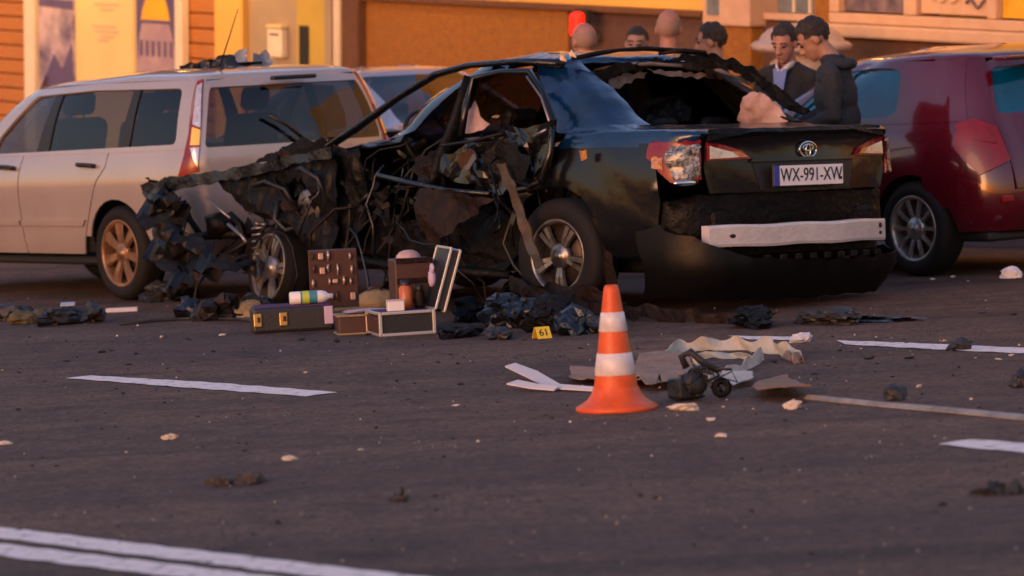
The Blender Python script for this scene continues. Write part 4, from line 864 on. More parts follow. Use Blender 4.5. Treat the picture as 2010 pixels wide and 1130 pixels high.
for k, (pix_, rr_) in enumerate([([(560, 345), (590, 330), (625, 350), (640, 390), (628, 430)], .016), ([(470, 372), (520, 356), (560, 372), (580, 410)], .014), ([(600, 440), (560, 452), (540, 430), (548, 395)], .018)]):
    wtube('hose', pix_, [.82, .9, .95, .9, .84][:len(pix_)], rr_, M['trim'])
mb = MB(); mb.lathe([(.02, -.02), (.10, -.018), (.11, 0), (.10, .018), (.03, .02), (.02, -.02)], Matrix.Translation(wl(610, 405, y=.86)) @ Matrix.Rotation(math.radians(80), 4, 'X'), 20); mb.build('pulley', M['bare'], wk)
mb = MB(); mb.box(wl(548, 380, y=.72), (.16, .12, .13), Matrix.Rotation(.3, 3, 'Y'), bev=.012); mb.build('battery', M['trim'], wk)
for y in (.36, -.38): seat(wk, 1.12 if y > 0 else 1.25, y, .36, M['char'], lean=.45 if y > 0 else .3)
for y in (.42, 0, -.42): seat(wk, .28, y, .28, M['char'], wd=.42, lean=.4)
mb = MB(); ring_c = wl(838, 272, y=.36); ex = Vector((.35, 0, .94)); pts = [ring_c + np.array([.05 * math.sin(t), .17 * math.cos(t), .17 * math.sin(t)]) for t in np.linspace(0, 2 * math.pi, 24)]; mb.tube(pts, .014, 8, cap=False)
mb.tube([ring_c, ring_c + np.array([.18, 0, -.08])], .03, 8); mb.tube([pts[2], ring_c, pts[12]], .012, 6); mb.build('steering_wheel', M['trim'], wk)
# left flank, torn open
wpoly('wing_rail', [(275, 360), (330, 350), (400, 340), (520, 316), (650, 288), (652, 306), (520, 338), (420, 358), (330, 378), (285, 386)], .93, M['char_blue'], .03, 2, .05, .012, .006)
wpoly('torn_wing', [(425, 350), (520, 330), (655, 298), (668, 380), (660, 470), (640, 505), (600, 500), (585, 452), (550, 425), (500, 412), (470, 400), (440, 372)], .88, M['char'], .05, 4, .035, .006, .018, holes=[[(560, 360), (600, 352), (612, 385), (575, 395)]])
wpoly('torn_wing', [(640, 295), (700, 288), (720, 350), (716, 440), (700, 500), (655, 490), (660, 400)], .80, M['char'], .06, 6, .04, .006, .018)
wpoly('inner_wing', [(480, 345), (690, 300), (700, 500), (600, 500), (560, 440), (490, 420)], .62, M['char'], .10, 7, .05, .006, .02)
wpoly('front_bumper', [(262, 358), (288, 366), (316, 372), (338, 392), (352, 430), (382, 468), (424, 496), (492, 512), (486, 528), (440, 540), (396, 549), (345, 554), (322, 522), (300, 486), (280, 440), (262, 402)], 1.02, M['black_soot'], .13, 9, .035, .006, .014, lean=-.25)
wpoly('front_bumper_lining', [(290, 395), (322, 398), (346, 446), (366, 480), (420, 504), (440, 528), (360, 530), (320, 490)], .92, M['char_blue'], .07, 10, .035, .006, .02)
for k in range(11):
    g_ = np.random.default_rng(50 + k); x0, y0 = [(275, 378), (300, 400), (330, 430), (350, 465), (390, 490), (330, 505), (440, 505), (296, 452), (470, 515), (310, 375), (372, 520)][k]
    w_, h_ = g_.uniform(18, 48), g_.uniform(10, 30); wpoly('torn_shard', [(x0, y0), (x0 + w_, y0 - h_ * .3), (x0 + w_ * .8, y0 + h_), (x0 + w_ * .2, y0 + h_ * .7)], 1.0 + g_.uniform(-.05, .12), [M['char_blue'], M['black_soot'], M['char'], M['ash']][k % 4], .07, 60 + k, .03, .004, .012)
wtube('frame_bar', [(345, 470), (410, 462), (490, 458)], [.75, .72, .7], .028, M['char']); wtube('frame_bar', [(360, 395), (372, 430), (400, 470)], .70, .02, M['char'])
wtube('frame_bar', [(452, 420), (472, 440), (480, 470), (472, 500)], .80, .022, M['char']); mb = MB(); mb.blob(wl(432, 440, y=.72), (.12, .1, .09), 2, rough=.3, seed=4); mb.build('fan_motor', M['char'], wk)
wtube('bright_rod', [(404, 386), (428, 408), (452, 428)], 1.0, .009, M['bare']); wtube('bright_rod', [(448, 440), (474, 462), (484, 476)], .98, .012, M['bare']); wtube('bright_rod', [(484, 474), (466, 488), (450, 498)], .95, .014, M['ash'])
# bonnet folded up
def bon(P):
    Q = P.copy(); Q[:, 2] += .0 * np.exp(-((P[:, 0] - 2.35) / .35) ** 2) - .10 * np.clip((P[:, 0] - 2.6) / .9, 0, 1) ** 1.2
    return crumple(Q, .05, 3.0, 17)
for a_, c_ in ((0, 8), (wb.nu - 9, wb.nu - 1)): bgrid(wb, 'bonnet', a_, c_, 16, 4.9, 6.0, 16, M['char_blue'] if a_ == 0 else M['char'], wk, warp=bon)
wpoly('cowl_debris', [(500, 322), (545, 292), (582, 276), (640, 272), (668, 270), (660, 300), (590, 318)], .45, M['char'], .025, 14, .04, .006, .02)
# door opening: bent pillar, rear door frame and skin, hanging trim
wtube('b_pillar', [(926, 152), (912, 195), (893, 250), (872, 300), (858, 345), (850, 372)], [.66, .70, .76, .82, .86, .88], [.045, .042, .04, .042, .04, .03], M['char'], 10, flat=(1.3, .7))
dr_ = wpoly('rear_door', [(872, 298), (930, 284), (1000, 254), (1082, 238), (1082, 300), (1062, 364), (1010, 372), (960, 376), (905, 356), (858, 336)], .92, M['wreck_black'], .06, 15, .035, .02, .012)
wtube('window_frame', [(905, 268), (915, 205), (930, 152), (985, 141), (1040, 141), (1068, 184), (1086, 236), (1080, 300), (1062, 366), (1014, 374)], [.90, .84, .78, .76, .76, .82, .90, .95, .97, .97], .020, M['wreck_black'], 8, dr_)
wtube('window_trim', [(1034, 150), (1062, 190), (1078, 238)], [.80, .86, .94], .007, M['bare'], 6, dr_)
wtube('door_bar', [(868, 286), (930, 276), (985, 262)], .98, .010, M['ash'], 6, dr_); wtube('door_bar', [(1048, 268), (1072, 254)], 1.0, .010, M['bare'], 6, dr_); wtube('door_bar', [(1006, 352), (1040, 366), (1058, 356)], 1.0, .014, M['ash'], 6, dr_)
wpoly('door_panel', [(955, 290), (1008, 282), (1040, 310), (1030, 348), (985, 352), (955, 330)], 1.0, M['char'], .04, 22, .03, .005, .012, parent=dr_)
wpoly('mirror_shell', [(898, 302), (922, 296), (936, 312), (922, 334), (902, 330)], 1.0, M['tan_dark'], .03, 23, .025, .01, .01)
wpoly('door_trim', [(818, 368), (880, 378), (930, 384), (978, 386), (940, 416), (900, 440), (872, 470), (850, 494), (834, 482), (826, 430)], 1.04, M['rust'], .05, 16, .035, .008, .012)
wpoly('door_trim', [(820, 300), (862, 296), (870, 350), (830, 366), (815, 340)], .86, M['char'], .06, 24, .03, .006, .014)
wtube('sill_trim', [(742, 344), (800, 358), (880, 374), (962, 380)], [.95, .98, 1.0, 1.0], .016, M['char_blue'])
wpoly('hanging_strip', [(975, 322), (992, 322), (1016, 380), (1040, 452), (1066, 520), (1052, 528), (1026, 470), (1004, 400)], 1.06, M['tan'], .03, 18, .03, .008, .006)
wpoly('glass_shard', [(905, 262), (920, 214), (934, 196), (944, 228), (962, 243), (932, 257)], .62, M['airbag'], .03, 19, .025, .004, .006)
wtube('sill', [(655, 500), (760, 520), (880, 530), (1000, 540)], .86, [.025, .03, .03, .025], M['char'])
wpoly('floor_sheet', [(660, 420), (760, 400), (850, 430), (1000, 430), (1010, 540), (850, 548), (700, 530), (660, 500)], .70, M['char'], .16, 25, .06, .006, .02)
wpoly('torn_floor', [(1000, 545), (1080, 560), (1180, 565), (1230, 590), (1160, 600), (1060, 585), (1000, 575)], .98, M['rust'], .05, 27, .04, .006, .014)
wpoly('side_skirt', [(1010, 556), (1150, 590), (1300, 604), (1440, 622), (1440, 642), (1300, 632), (1150, 612), (1020, 575)], 1.12, M['rust'], .03, 28, .05, .006, .008)
wpoly('wheel_liner', [(1150, 420), (1180, 430), (1200, 480), (1210, 560), (1190, 560), (1178, 490), (1156, 440)], .84, M['rust'], .03, 29, .03, .005, .008)
wpoly('painted_glint', [(1136, 294), (1150, 291), (1153, 306), (1142, 312)], .93, M['lens_orange'], .02, 32, .02, .006, .004)  # orange glint on the quarter panel, built as a small coloured sheet
# cables and dangling bits
for k in range(40):
    g_ = np.random.default_rng(100 + k)
    x0, y0 = (g_.uniform(470, 860), g_.uniform(300, 470)) if k < 30 else (g_.uniform(860, 1050), g_.uniform(250, 420))
    yy = g_.uniform(.65, .98); p = [wl(x0, y0, y=yy)]
    dirv = np.array([g_.normal() * .09, g_.normal() * .03, g_.normal() * .05 - .05])
    for j in range(5): dirv = dirv * .8 + np.array([g_.normal() * .05, g_.normal() * .02, g_.normal() * .04 - .02]); p.append(p[-1] + dirv)
    mb = MB(); mb.tube(p, g_.uniform(.004, .011), 6); mb.build('cable', [M['char'], M['ash'], M['trim'], M['rust'], M['char_blue']][k % 5], wk)
for k in range(90):
    g_ = np.random.default_rng(300 + k); x0, y0 = g_.uniform(470, 860), g_.uniform(300, 480); s_ = g_.uniform(5, 24)
    ang = g_.uniform(0, 6.28, 5); ang.sort(); pix = [(x0 + s_ * math.cos(a), y0 + s_ * .8 * math.sin(a)) for a in ang]
    wpoly('torn_shard', pix, g_.uniform(.55, .95), [M['char'], M['ash'], M['char'], M['rust'], M['char_blue'], M['char'], M['bare'] if s_ < 12 else M['ash']][k % 7], .05, 400 + k, .03, .004, .01)

# ------------------------------------------------------------------ silver sedan beyond the wreck
def sedan(root, paint, gl):
    b = Body(wr_rows)
    body_sides(b, root, paint, [
        ('rear_quarter_panel', [(.30, .955), (.34, .62), (.40, .36)] + arch(0, .33, .36, 4, 178) + [(-.44, .30), (-.80, .32), (-.84, .62), (-.80, .95)]),
        ('rear_door', [(.95, .95), (.96, .28), (.42, .28), (.36, .62), (.315, .955)]), ('front_door', [(.97, .95), (.98, .28), (2.05, .28), (2.06, .93)]),
        ('front_wing', [(2.075, .93), (2.06, .30), (2.28, .30)] + arch(2.72, .33, .36, 176, 0)[1:] + [(3.1, .3), (3.2, .6), (3.0, .80), (2.5, .88)])],
        ([(-.5, .955), (2.0, .95), (1.95, 1.03), (1.3, 1.39), (.7, 1.425), (.10, 1.40)], rounded([(.02, 1.01), (1.8, .985), (1.75, 1.06), (1.25, 1.35), (.7, 1.378), (.25, 1.35)], .05)),
        [[(-.02, 1.0), (1.84, .975), (1.78, 1.06), (1.27, 1.36), (.7, 1.388), (.22, 1.365)]], [[(.86, .99), (1.0, .99), (.93, 1.39), (.84, 1.39)]], gl, 6, 8.3, None,
        [(-.8, .3), (-.8, .9), (2.0, .9), (3.0, .76), (3.1, .3)] + arch(2.72, .33, .37, 0, 180) + [(2.2, .28), (.39, .28)] + arch(0, .33, .37, 0, 180))
    bgrid(b, 'roof', 0, b.nu - 1, 70, 8.1, 11, 10, paint, root)
    u1 = b.us1
    bgrid(b, 'boot_lid', u1 + 1, b.nu - 2 - u1, 40, 2.2, 6, 16, paint, root); bgrid(b, 'rear_bumper', u1 + 1, b.nu - 2 - u1, 40, 0, 2.15, 8, paint, root, lift=.02)
    bgrid(b, 'rear_window', u1 + b.NR - .5, b.nu - 1 - (u1 + b.NR - .5), 16, 6, 8.2, 8, gl, root, thick=0)
    for a_, c_ in ((u1 - 1.5, u1 + b.NR - .4), (b.nu - 1 - (u1 + b.NR - .4), b.nu - 1 - (u1 - 1.5))): bgrid(b, 'rear_pillar', a_, c_, 12, 5.9, 8.3, 10, paint, root, lift=-.002)
    for a_, c_ in ((0, 8), (b.nu - 9, b.nu - 1)):
        bgrid(b, 'bonnet', a_, c_, 12, 4, 6, 6, paint, root); bgrid(b, 'windscreen', a_, c_, 12, 6, 8.1, 6, gl, root, thick=0); bgrid(b, 'front_bumper', a_, c_, 12, 0, 4, 8, paint, root)
    for s_ in (1, -1): b.panel('tail_lamp', 'a', [(s_ * a, z) for a, z in ((.62, .93), (1.1, .93), (1.05, .76), (.70, .76))], M['lamp_red'], root, res=.05, thick=.02, lift=.014)
    for y, sd in ((.80, 1), (-.80, -1)):
        for x in (0, 2.72): wheel(root, (x, y, .32), .32, .2, .205, 'five', M['alloy'], M['rubber'], sd)
    underside(root, -.9, 3.2, .74, .2)
    for y in (.38, -.38): seat(root, 1.2, y, .38, M['interior'])
    for y in (.42, -.42): seat(root, .32, y, .38, M['interior'], wd=.5)
sil = empty('sedan'); tt = 6.1
c0 = np.array([2.49, 26.76]) + RDIR * tt + RRIGHT * .86
sil.location = (c0[0], c0[1], 0); sil.rotation_euler = (0, 0, math.radians(90 + 37.5)); sil.scale = (.97, .97, .955)
tag(sil, 'silver lilac sedan seen over the white wagon and through the wreck', 'car')
sedan(sil, M['silver_paint'], M['glass'])
# ------------------------------------------------------------------ people behind the wreck
M['skin'] = mat('skin', (0.36, 0.20, 0.145), 0.55, col2=(0.30, 0.15, 0.105), var=(14, 0.6))
M['skin2'] = mat('skin_ruddy', (0.38, 0.18, 0.14), 0.55, col2=(0.30, 0.14, 0.10), var=(14, 0.6))
M['hair'] = mat('dark_hair', (0.008, 0.006, 0.006), 0.7, col2=(0.03, 0.022, 0.018), var=(40, .4), bump=(70, 0.012))
M['hair_grey'] = mat('grey_stubble', (0.25, 0.165, 0.13), 0.8, col2=(0.31, 0.19, 0.15), var=(30, 0.5), bump=(120, 0.002))
M['lips'] = mat('lips', (0.24, 0.09, 0.075), 0.5)
M['eye'] = mat('eye', (0.02, 0.015, 0.012), 0.3)
M['jkt_navy'] = mat('navy_jacket', (0.013, 0.017, 0.025), 0.85, col2=(0.020, 0.025, 0.034), var=(9, 0.5), bump=(14, 0.02))
M['jkt_black'] = mat('black_jacket', (0.010, 0.010, 0.012), 0.85, col2=(0.016, 0.015, 0.017), var=(9, 0.5), bump=(14, 0.02))
M['shirt_blue'] = mat('blue_shirt', (0.16, 0.22, 0.48), 0.8, col2=(0.13, 0.18, 0.40), var=(8, 0.5))
M['shirt_white'] = mat('white_collar', (0.62, 0.56, 0.56), 0.8)
M['trousers'] = mat('dark_trousers', (0.014, 0.014, 0.018), 0.9)
M['shoe'] = mat('black_shoe', (0.01, 0.009, 0.009), 0.4)
ICO = None
def ico():
    global ICO
    if ICO is None:
        bm = bmesh.new(); bmesh.ops.create_icosphere(bm, subdivisions=3, radius=1.0); bm.verts.index_update()
        ICO = (np.array([v.co for v in bm.verts]), [[v.index for v in f.verts] for f in bm.faces]); bm.free()
    return ICO
def person(label, px, py, depth, yaw, hair='bald', jacket='jkt_black', skin='skin', lean=0.0, hpitch=0.0, hyaw=0.0, arm=None, beard=False, shirt=None, bulk=1.0, coll=True, hood=False):
    prim = []                                    # (centre, radii, tag)
    def el(c, r, t): prim.append((np.array(c, float), np.array(r, float) if np.ndim(r) else np.full(3, float(r)), t))
    def cap(a, b, ra, rb, t, n=7):
        a, b = np.array(a, float), np.array(b, float)
        for q in np.linspace(0, 1, n): el(a + (b - a) * q, ra + (rb - ra) * q, t)
    k = bulk
    el((0, 0, .95), (.165 * k, .125 * k, .14), 'jacket'); el((0, -.01, 1.08), (.168 * k, .125 * k, .17), 'jacket'); el((0, 0, 1.24), (.18 * k, .125 * k, .18), 'jacket'); el((0, .012, 1.36), (.165 * k, .105 * k, .105), 'jacket')
    cap((-.10, .01, 1.435), (-.185 * k, .01, 1.395), .055, .066, 'jacket', 5); cap((.10, .01, 1.435), (.185 * k, .01, 1.395), .055, .066, 'jacket', 5)
    cap((-.05, .02, 1.45), (.05, .02, 1.45), .06, .06, 'jacket', 4)
    for s_ in (-1, 1):
        e = np.array((s_ * .25 * k, .03, 1.12)); w_ = np.array((s_ * .22, -.14, .93))
        if arm and s_ in arm: e, w_ = np.array(arm[s_][0], float), np.array(arm[s_][1], float)
        sh = np.array((s_ * .20 * k, .01, 1.385)); cap(sh, e, .066, .054, 'jacket', 9); cap(e, w_, .054, .042, 'jacket', 8)
        d = (w_ - e) / np.linalg.norm(w_ - e); el(w_ + d * .05, (.034, .03, .045), 'skin')
        pr = np.cross(d, (s_ * .6, .1, .8)); pr /= np.linalg.norm(pr)
        for q in range(4): cap(w_ + d * .075 + pr * (.026 * (q - 1.5)), w_ + d * (.15 - .008 * abs(q - 1.3)) + pr * (.030 * (q - 1.5)) + np.array((0, -.02, -.015)), .0095, .008, 'skin', 5)
        cap(w_ + d * .03 - pr * .03, w_ + d * .085 - pr * .062, .011, .009, 'skin', 4)
        cap((s_ * .095, 0, .90), (s_ * .105, -.005, .50), .088, .062, 'trousers', 8); cap((s_ * .105, -.005, .50), (s_ * .11, .02, .10), .060, .043, 'trousers', 8)
        cap((s_ * .11, .03, .055), (s_ * .125, -.15, .04), .048, .040, 'shoe', 6)
    Rl = Matrix.Rotation(lean, 3, 'X'); Rh = Rl @ Matrix.Rotation(hyaw, 3, 'Z') @ Matrix.Rotation(hpitch, 3, 'X')
    piv = np.array((0, 0, .95)); hp = np.array((0, .02, 1.47))
    def up(c): return np.array(Rl @ Vector(c - piv)) + piv if c[2] > .88 else c
    prim = [(up(c), r, t) for c, r, t in prim]; hpw = up(hp)
    HS = 1.10
    def hd(c): return np.array(Rh @ Vector(np.array(c) - hp)) * HS + hpw
    heads = []
    def hel(c, r, t='skin'): heads.append((hd(c), (np.array(r, float) if np.ndim(r) else np.full(3, float(r))) * HS, t))
    for q in np.linspace(0, 1, 5): hel((0, .02 - .012 * q, 1.45 + .12 * q), .060 - .003 * q)
    hel((0, .008, 1.662), (.077, .096, .096)); hel((0, -.02, 1.60), (.063, .072, .075)); hel((0, -.045, 1.562), (.046, .045, .042)); hel((0, -.062, 1.535), (.026, .024, .02))
    for q in np.linspace(0, 1, 4): hel((0, -.094 - .016 * q, 1.640 - .04 * q), .011 + .006 * q)
    for s_ in (-1, 1): hel((s_ * .015, -.098, 1.597), .011); hel((s_ * .030, -.086, 1.652), (.024, .014, .012)); hel((s_ * .079, .012, 1.625), (.011, .022, .032))
    hel((0, -.088, 1.566), (.024, .014, .009))
    V = []; F = []; iv, fi = ico()
    for c, r, t in prim + heads:
        RR = np.array(Rh) if any(c is h[0] for h in heads) else np.eye(3)
        b = len(V) and sum(len(x) for x in V); V.append((iv * r) @ RR.T + c); F += [[i + b for i in f] for f in fi]
    me = bpy.data.meshes.new('tmp'); me.from_pydata([tuple(p) for p in np.concatenate(V)], [], F)
    ob = bpy.data.objects.new('tmp', me); COL.objects.link(ob)
    rm = ob.modifiers.new('r', 'REMESH'); rm.mode = 'VOXEL'; rm.voxel_size = .0095; sm = ob.modifiers.new('s', 'SMOOTH'); sm.iterations = 4; sm.factor = .5
    dg = bpy.context.evaluated_depsgraph_get(); body = bpy.data.meshes.new_from_object(ob.evaluated_get(dg)); bpy.data.objects.remove(ob); bpy.data.meshes.remove(me)
    P = np.empty(len(body.vertices) * 3); body.vertices.foreach_get('co', P); P = P.reshape(-1, 3)
    best = np.full(len(P), 9.0); ti = np.zeros(len(P), int); names = ['skin', 'jacket', 'trousers', 'shoe']
    for c, r, t in prim + heads:
        d = np.linalg.norm((P - c) / r, axis=1) - 1; d *= r.mean(); m_ = d < best; best[m_] = d[m_]; ti[m_] = names.index(t)
    P[:, :] += np.where((ti == 1)[:, None], wob(P * 5, .012, int(px), n=9, fmin=1.2, fmax=7)[:, None] * np.array([.6, 1, .2]), 0); body.vertices.foreach_set('co', P.ravel())
    fm = [int(np.bincount([ti[v] for v in p.vertices]).argmax()) for p in body.polygons]
    q = UPQ @ Quaternion((0, 0, 1), math.radians(yaw)); hc = Vector(hd((0, 0, 1.645)))
    tgt = Vector(atd(px, py, depth)); ho = q @ hc; gz_ = 0.0; s = (tgt.z - gz_) / ho.z
    root = empty('person', (tgt.x - ho.x * s, tgt.y - ho.y * s, gz_), q); root.scale = (s, s, s); tag(root, label, 'person')
    bo = link('body', body, [M[skin], M[jacket], M['trousers'], M['shoe']], root); body.polygons.foreach_set('material_index', fm)
    def headpiece(name, c, r, keep, m, rough=0.0, seed=0, sub=4):
        bm = bmesh.new(); bmesh.ops.create_icosphere(bm, subdivisions=sub, radius=1.0)
        Q = np.array([v.co for v in bm.verts]); L_ = Q * np.array(r) + np.array(c)
        dele = [v for v, p in zip(bm.verts, L_) if not keep(p)]; bmesh.ops.delete(bm, geom=dele, context='VERTS')
        W = np.array([v.co for v in bm.verts]); g_ = np.random.default_rng(seed)
        W = W * (1 + wob(W * 4, rough, seed))[:, None] * np.array(r) + np.array(c)
        for v, p in zip(bm.verts, W): v.co = hd(p)
        me2 = bpy.data.meshes.new(name); bm.to_mesh(me2); bm.free(); return link(name, me2, M[m], root)
    hairline = lambda p: p[2] > 1.655 + (.045 if p[1] < -.05 else (.0 if p[1] < .0 else -.055 - .25 * (p[1] - .0)))
    if hair == 'dark': headpiece('hair', (0, .012, 1.672), (.084, .104, .101), hairline, 'hair', .09, 3)
    elif hair == 'stubble': headpiece('hair', (0, .009, 1.663), (.0785, .0975, .0965), lambda p: hairline(p) and p[2] < 1.70, 'hair_grey', .01, 5)
    elif hair == 'short': headpiece('hair', (0, .010, 1.666), (.080, .100, .098), hairline, 'hair', .02, 4)
    if beard: headpiece('beard', (0, -.028, 1.578), (.066, .078, .062), lambda p: p[1] < .0 and p[2] < 1.598 and not (abs(p[0]) < .02 and abs(p[2] - 1.566) < .007), 'hair', .03, 6)
    mb = MB()
    for s_ in (-1, 1):
        mb = MB(); mb.blob(hd((s_ * .031, -.088, 1.635)), (.013, .009, .008), 2); mb.build('eye', M['eye'], root)
        mb = MB(); mb.tube([hd((s_ * .014, -.101, 1.660)), hd((s_ * .034, -.098, 1.665)), hd((s_ * .052, -.084, 1.658))], .0055, 6); mb.build('eyebrow', M['hair'], root)
    mb = MB(); mb.blob(hd((0, -.0985, 1.566)), (.015, .005, .003), 2); mb.build('mouth', M['lips'], root)
    if coll:
        cp_ = [up(np.array((.075 * math.sin(t), .022 + .068 * -math.cos(t), 1.475 + .012 * math.cos(t)))) for t in np.linspace(.35, 2 * math.pi - .35, 18)]
        mb = MB(); mb.tube([tuple(p) for p in cp_], .026, 8, flat=(.7, 1.3)); mb.build('collar', M[jacket], root)
    if hood:
        mb = MB(); mb.tube([tuple(up(np.array((.125 * math.sin(t), .05 - .085 * math.cos(t), 1.445 + .02 * math.cos(t))))) for t in np.linspace(.75, 2 * math.pi - .75, 16)], [.02] + [.045] * 14 + [.02], 10, flat=(1, .85)); mb.build('hood', M[jacket], root)
    if shirt:
        pts = [(-.055, 1.46), (.055, 1.46), (.035, 1.30), (.012, 1.05), (-.012, 1.05), (-.035, 1.30)]
        sheet('shirt', pts, lambda Q: np.array([up(np.array((a, -.118 + .12 * max(0, b - 1.32) - (.0 if b > 1.2 else -.0), b))) for a, b in Q]) + np.array([0, -.022, 0]), M[shirt], root, res=.04, thick=.012)
        for s_ in (-1, 1):
            mb = MB(); mb.tube([tuple(up(np.array((s_ * .06, -.02, 1.50)))), tuple(up(np.array((s_ * .045, -.085, 1.475)))), tuple(up(np.array((s_ * .015, -.115, 1.435))))], .02, 6, flat=(.5, 1.2)); mb.build('shirt_collar', M['shirt_white'], root)
    return root
person('balding man in black jacket turned away, leftmost of the group', 1146, 78, 29.2, 205, 'stubble', 'jkt_black', 'skin2', lean=.06)
person('bearded man facing the camera above the wreck roof', 1251, 84, 29.9, -12, 'short', 'jkt_black', beard=True)
person('tall man with shaved grey head seen from behind', 1313, 53, 29.3, 172, 'stubble', 'jkt_navy', 'skin2')
person('dark haired man looking left beside the tall shaved man', 1396, 78, 29.7, -105, 'dark', 'jkt_black', hpitch=.12)
person('man in dark suit with blue shirt half hidden behind a jacketed man', 1540, 82, 28.0, -30, 'dark', 'jkt_black', 'skin2', hpitch=.25, shirt='shirt_blue', coll=False)
person('dark haired man in navy jacket looking down beside the maroon car', 1596, 73, 26.4, -98, 'dark', 'jkt_navy', lean=.18, hpitch=.42, hyaw=.05, bulk=1.22, hood=True, arm={-1: ((-.26, -.06, 1.14), (-.16, -.30, 1.08)), 1: ((.26, -.02, 1.12), (.16, -.28, 1.05))})
# ------------------------------------------------------------------ cone, evidence marker, forensic cases
M['cone_orange'] = mat('cone_orange', (0.80, 0.112, 0.006), 0.45, col2=(0.46, 0.06, 0.008), var=(13, 0.62), bump=(50, 0.001))
M['cone_white'] = mat('cone_white', (0.82, 0.78, 0.80), 0.4, col2=(0.46, 0.42, 0.42), var=(16, 0.55))
M['marker'] = mat('marker_yellow', (0.72, 0.50, 0.03), 0.5)
M['case_black'] = mat('case_black', (0.014, 0.015, 0.018), 0.5, bump=(60, 0.002))
M['case_alu'] = mat('case_aluminium', (0.55, 0.53, 0.52), 0.35, 0.6)
M['brass'] = mat('brass', (0.62, 0.42, 0.16), 0.3, 0.9)
M['leather'] = mat('brown_leather', (0.070, 0.028, 0.020), 0.5, col2=(0.04, 0.016, 0.012), var=(10, 0.5))
M['tool'] = mat('tool_metal', (0.48, 0.36, 0.32), 0.35, 0.5)
M['white_plastic'] = mat('white_plastic', (0.74, 0.72, 0.74), 0.4)
M['teal'] = mat('teal_label', (0.05, 0.22, 0.30), 0.5); M['lime'] = mat('lime_label', (0.45, 0.55, 0.06), 0.5)
M['lilac'] = mat('lilac_paper', (0.48, 0.38, 0.52), 0.7); M['beige'] = mat('beige_bag', (0.30, 0.22, 0.11), 0.75, col2=(0.22, 0.16, 0.08), var=(10, 0.5), bump=(12, 0.02))
M['orange_jar'] = mat('orange_jar', (0.42, 0.11, 0.03), 0.3); M['purple'] = mat('purple_foam', (0.06, 0.025, 0.09), 0.85)

def thing(name, label, cat, px=None, py=None, yaw=0.0, loc=None, group=None, z=0.0):
    p = at(px, py, z) if loc is None else loc
    o = empty(name, p); o.rotation_euler = (0, 0, math.radians(yaw)); tag(o, label, cat, group); return o
# traffic cone
cn = thing('traffic_cone', 'orange traffic cone with two white bands in the middle of the road', 'traffic cone', 1211, 804, 20)
def cone_r(z): return .100 - .070 * (z - .05) / .48
mb = MB(); prof = [(.098, .055)] + [(cone_r(z), z) for z in (.06, .15)] + [(cone_r(.152) , .152)] + [(cone_r(z), z) for z in (.2, .25, .3, .34, .4, .45, .50)] + [(.030, .522), (.024, .530), (.018, .528), (.017, .50), (.019, .40)]
mb.lathe(prof, seg=40); mb.build('cone_body', M['cone_orange'], cn)
for z0, z1 in ((.150, .243), (.334, .416)):
    mb = MB(); mb.lathe([(cone_r(z0) + .0005, z0), (cone_r(z0) + .003, z0 + .002), (cone_r(z1) + .003, z1 - .002), (cone_r(z1) + .0005, z1)], seg=40); mb.build('white_band', M['cone_white'], cn)
mb = MB(); vs = []
prof = [(.172, 0.0), (.176, .006), (.172, .018), (.150, .030), (.125, .046), (.108, .066), (.0985, .09), (.095, .10)]
mb.lathe(prof, seg=40); mb.lathe([(.172, 0.001), (.05, .001)], seg=40); mb.build('base', M['cone_orange'], cn)
# evidence marker
ev = thing('evidence_marker', 'small yellow folded evidence marker with black numerals', 'evidence marker', 1064, 664, 24)
mb = MB(); ang = math.radians(28)
for s_ in (-1, 1):
    R = Matrix.Rotation(s_ * ang, 3, 'X'); mb2 = MB(); mb2.box((0, s_ * .028, .040), (.10, .004, .088), R, bev=.001); mb2.build('panel', M['marker'], ev)
text_mesh('numeral', '61', .07, Matrix.Translation((0, -.0315, .041)) @ Matrix.Rotation(math.radians(90) - ang, 4, 'X'), M['ink'], ev, .0012)
ev.scale = (.82, .82, .78)
# black hard case, open, with a tool board for a lid
bc = thing('hard_case', 'open black hard case with brass latches on the asphalt', 'case', 577, 651, 6)
mb = MB(); mb.box((0, .15, .07), (.46, .30, .14), bev=.018); mb.build('case_body', M['case_black'], bc)
mb = MB(); mb.box((0, .15, .142), (.42, .26, .01)); mb.build('foam_lining', M['purple'], bc)
for x in (-.20, -.055):
    mb = MB(); mb.box((x, -.006, .075), (.045, .012, .075), bev=.004); lt = mb.build('latch', M['brass'], bc); mb = MB(); mb.box((x + .006, -.014, .078), (.018, .006, .03)); mb.build('latch_slot', M['ink'], lt)
mb = MB(); mb.box((.20, -.006, .085), (.05, .01, .10), bev=.004); mb.build('tag', M['lilac'], bc)
tb = thing('tool_board', 'upright brown board of shiny tools standing in the black case', 'tool board', loc=at(660, 636) + np.array([0, 0, .0]), yaw=4)
mb = MB(); mb.box((0, .05, .26), (.28, .035, .34), Matrix.Rotation(.10, 3, 'X'), bev=.006); mb.build('board', M['leather'], tb)
mb = MB(); mb.box((0, .02, .082), (.29, .06, .02), bev=.004); mb.build('ledge', M['beige'], tb)
g_ = np.random.default_rng(5)
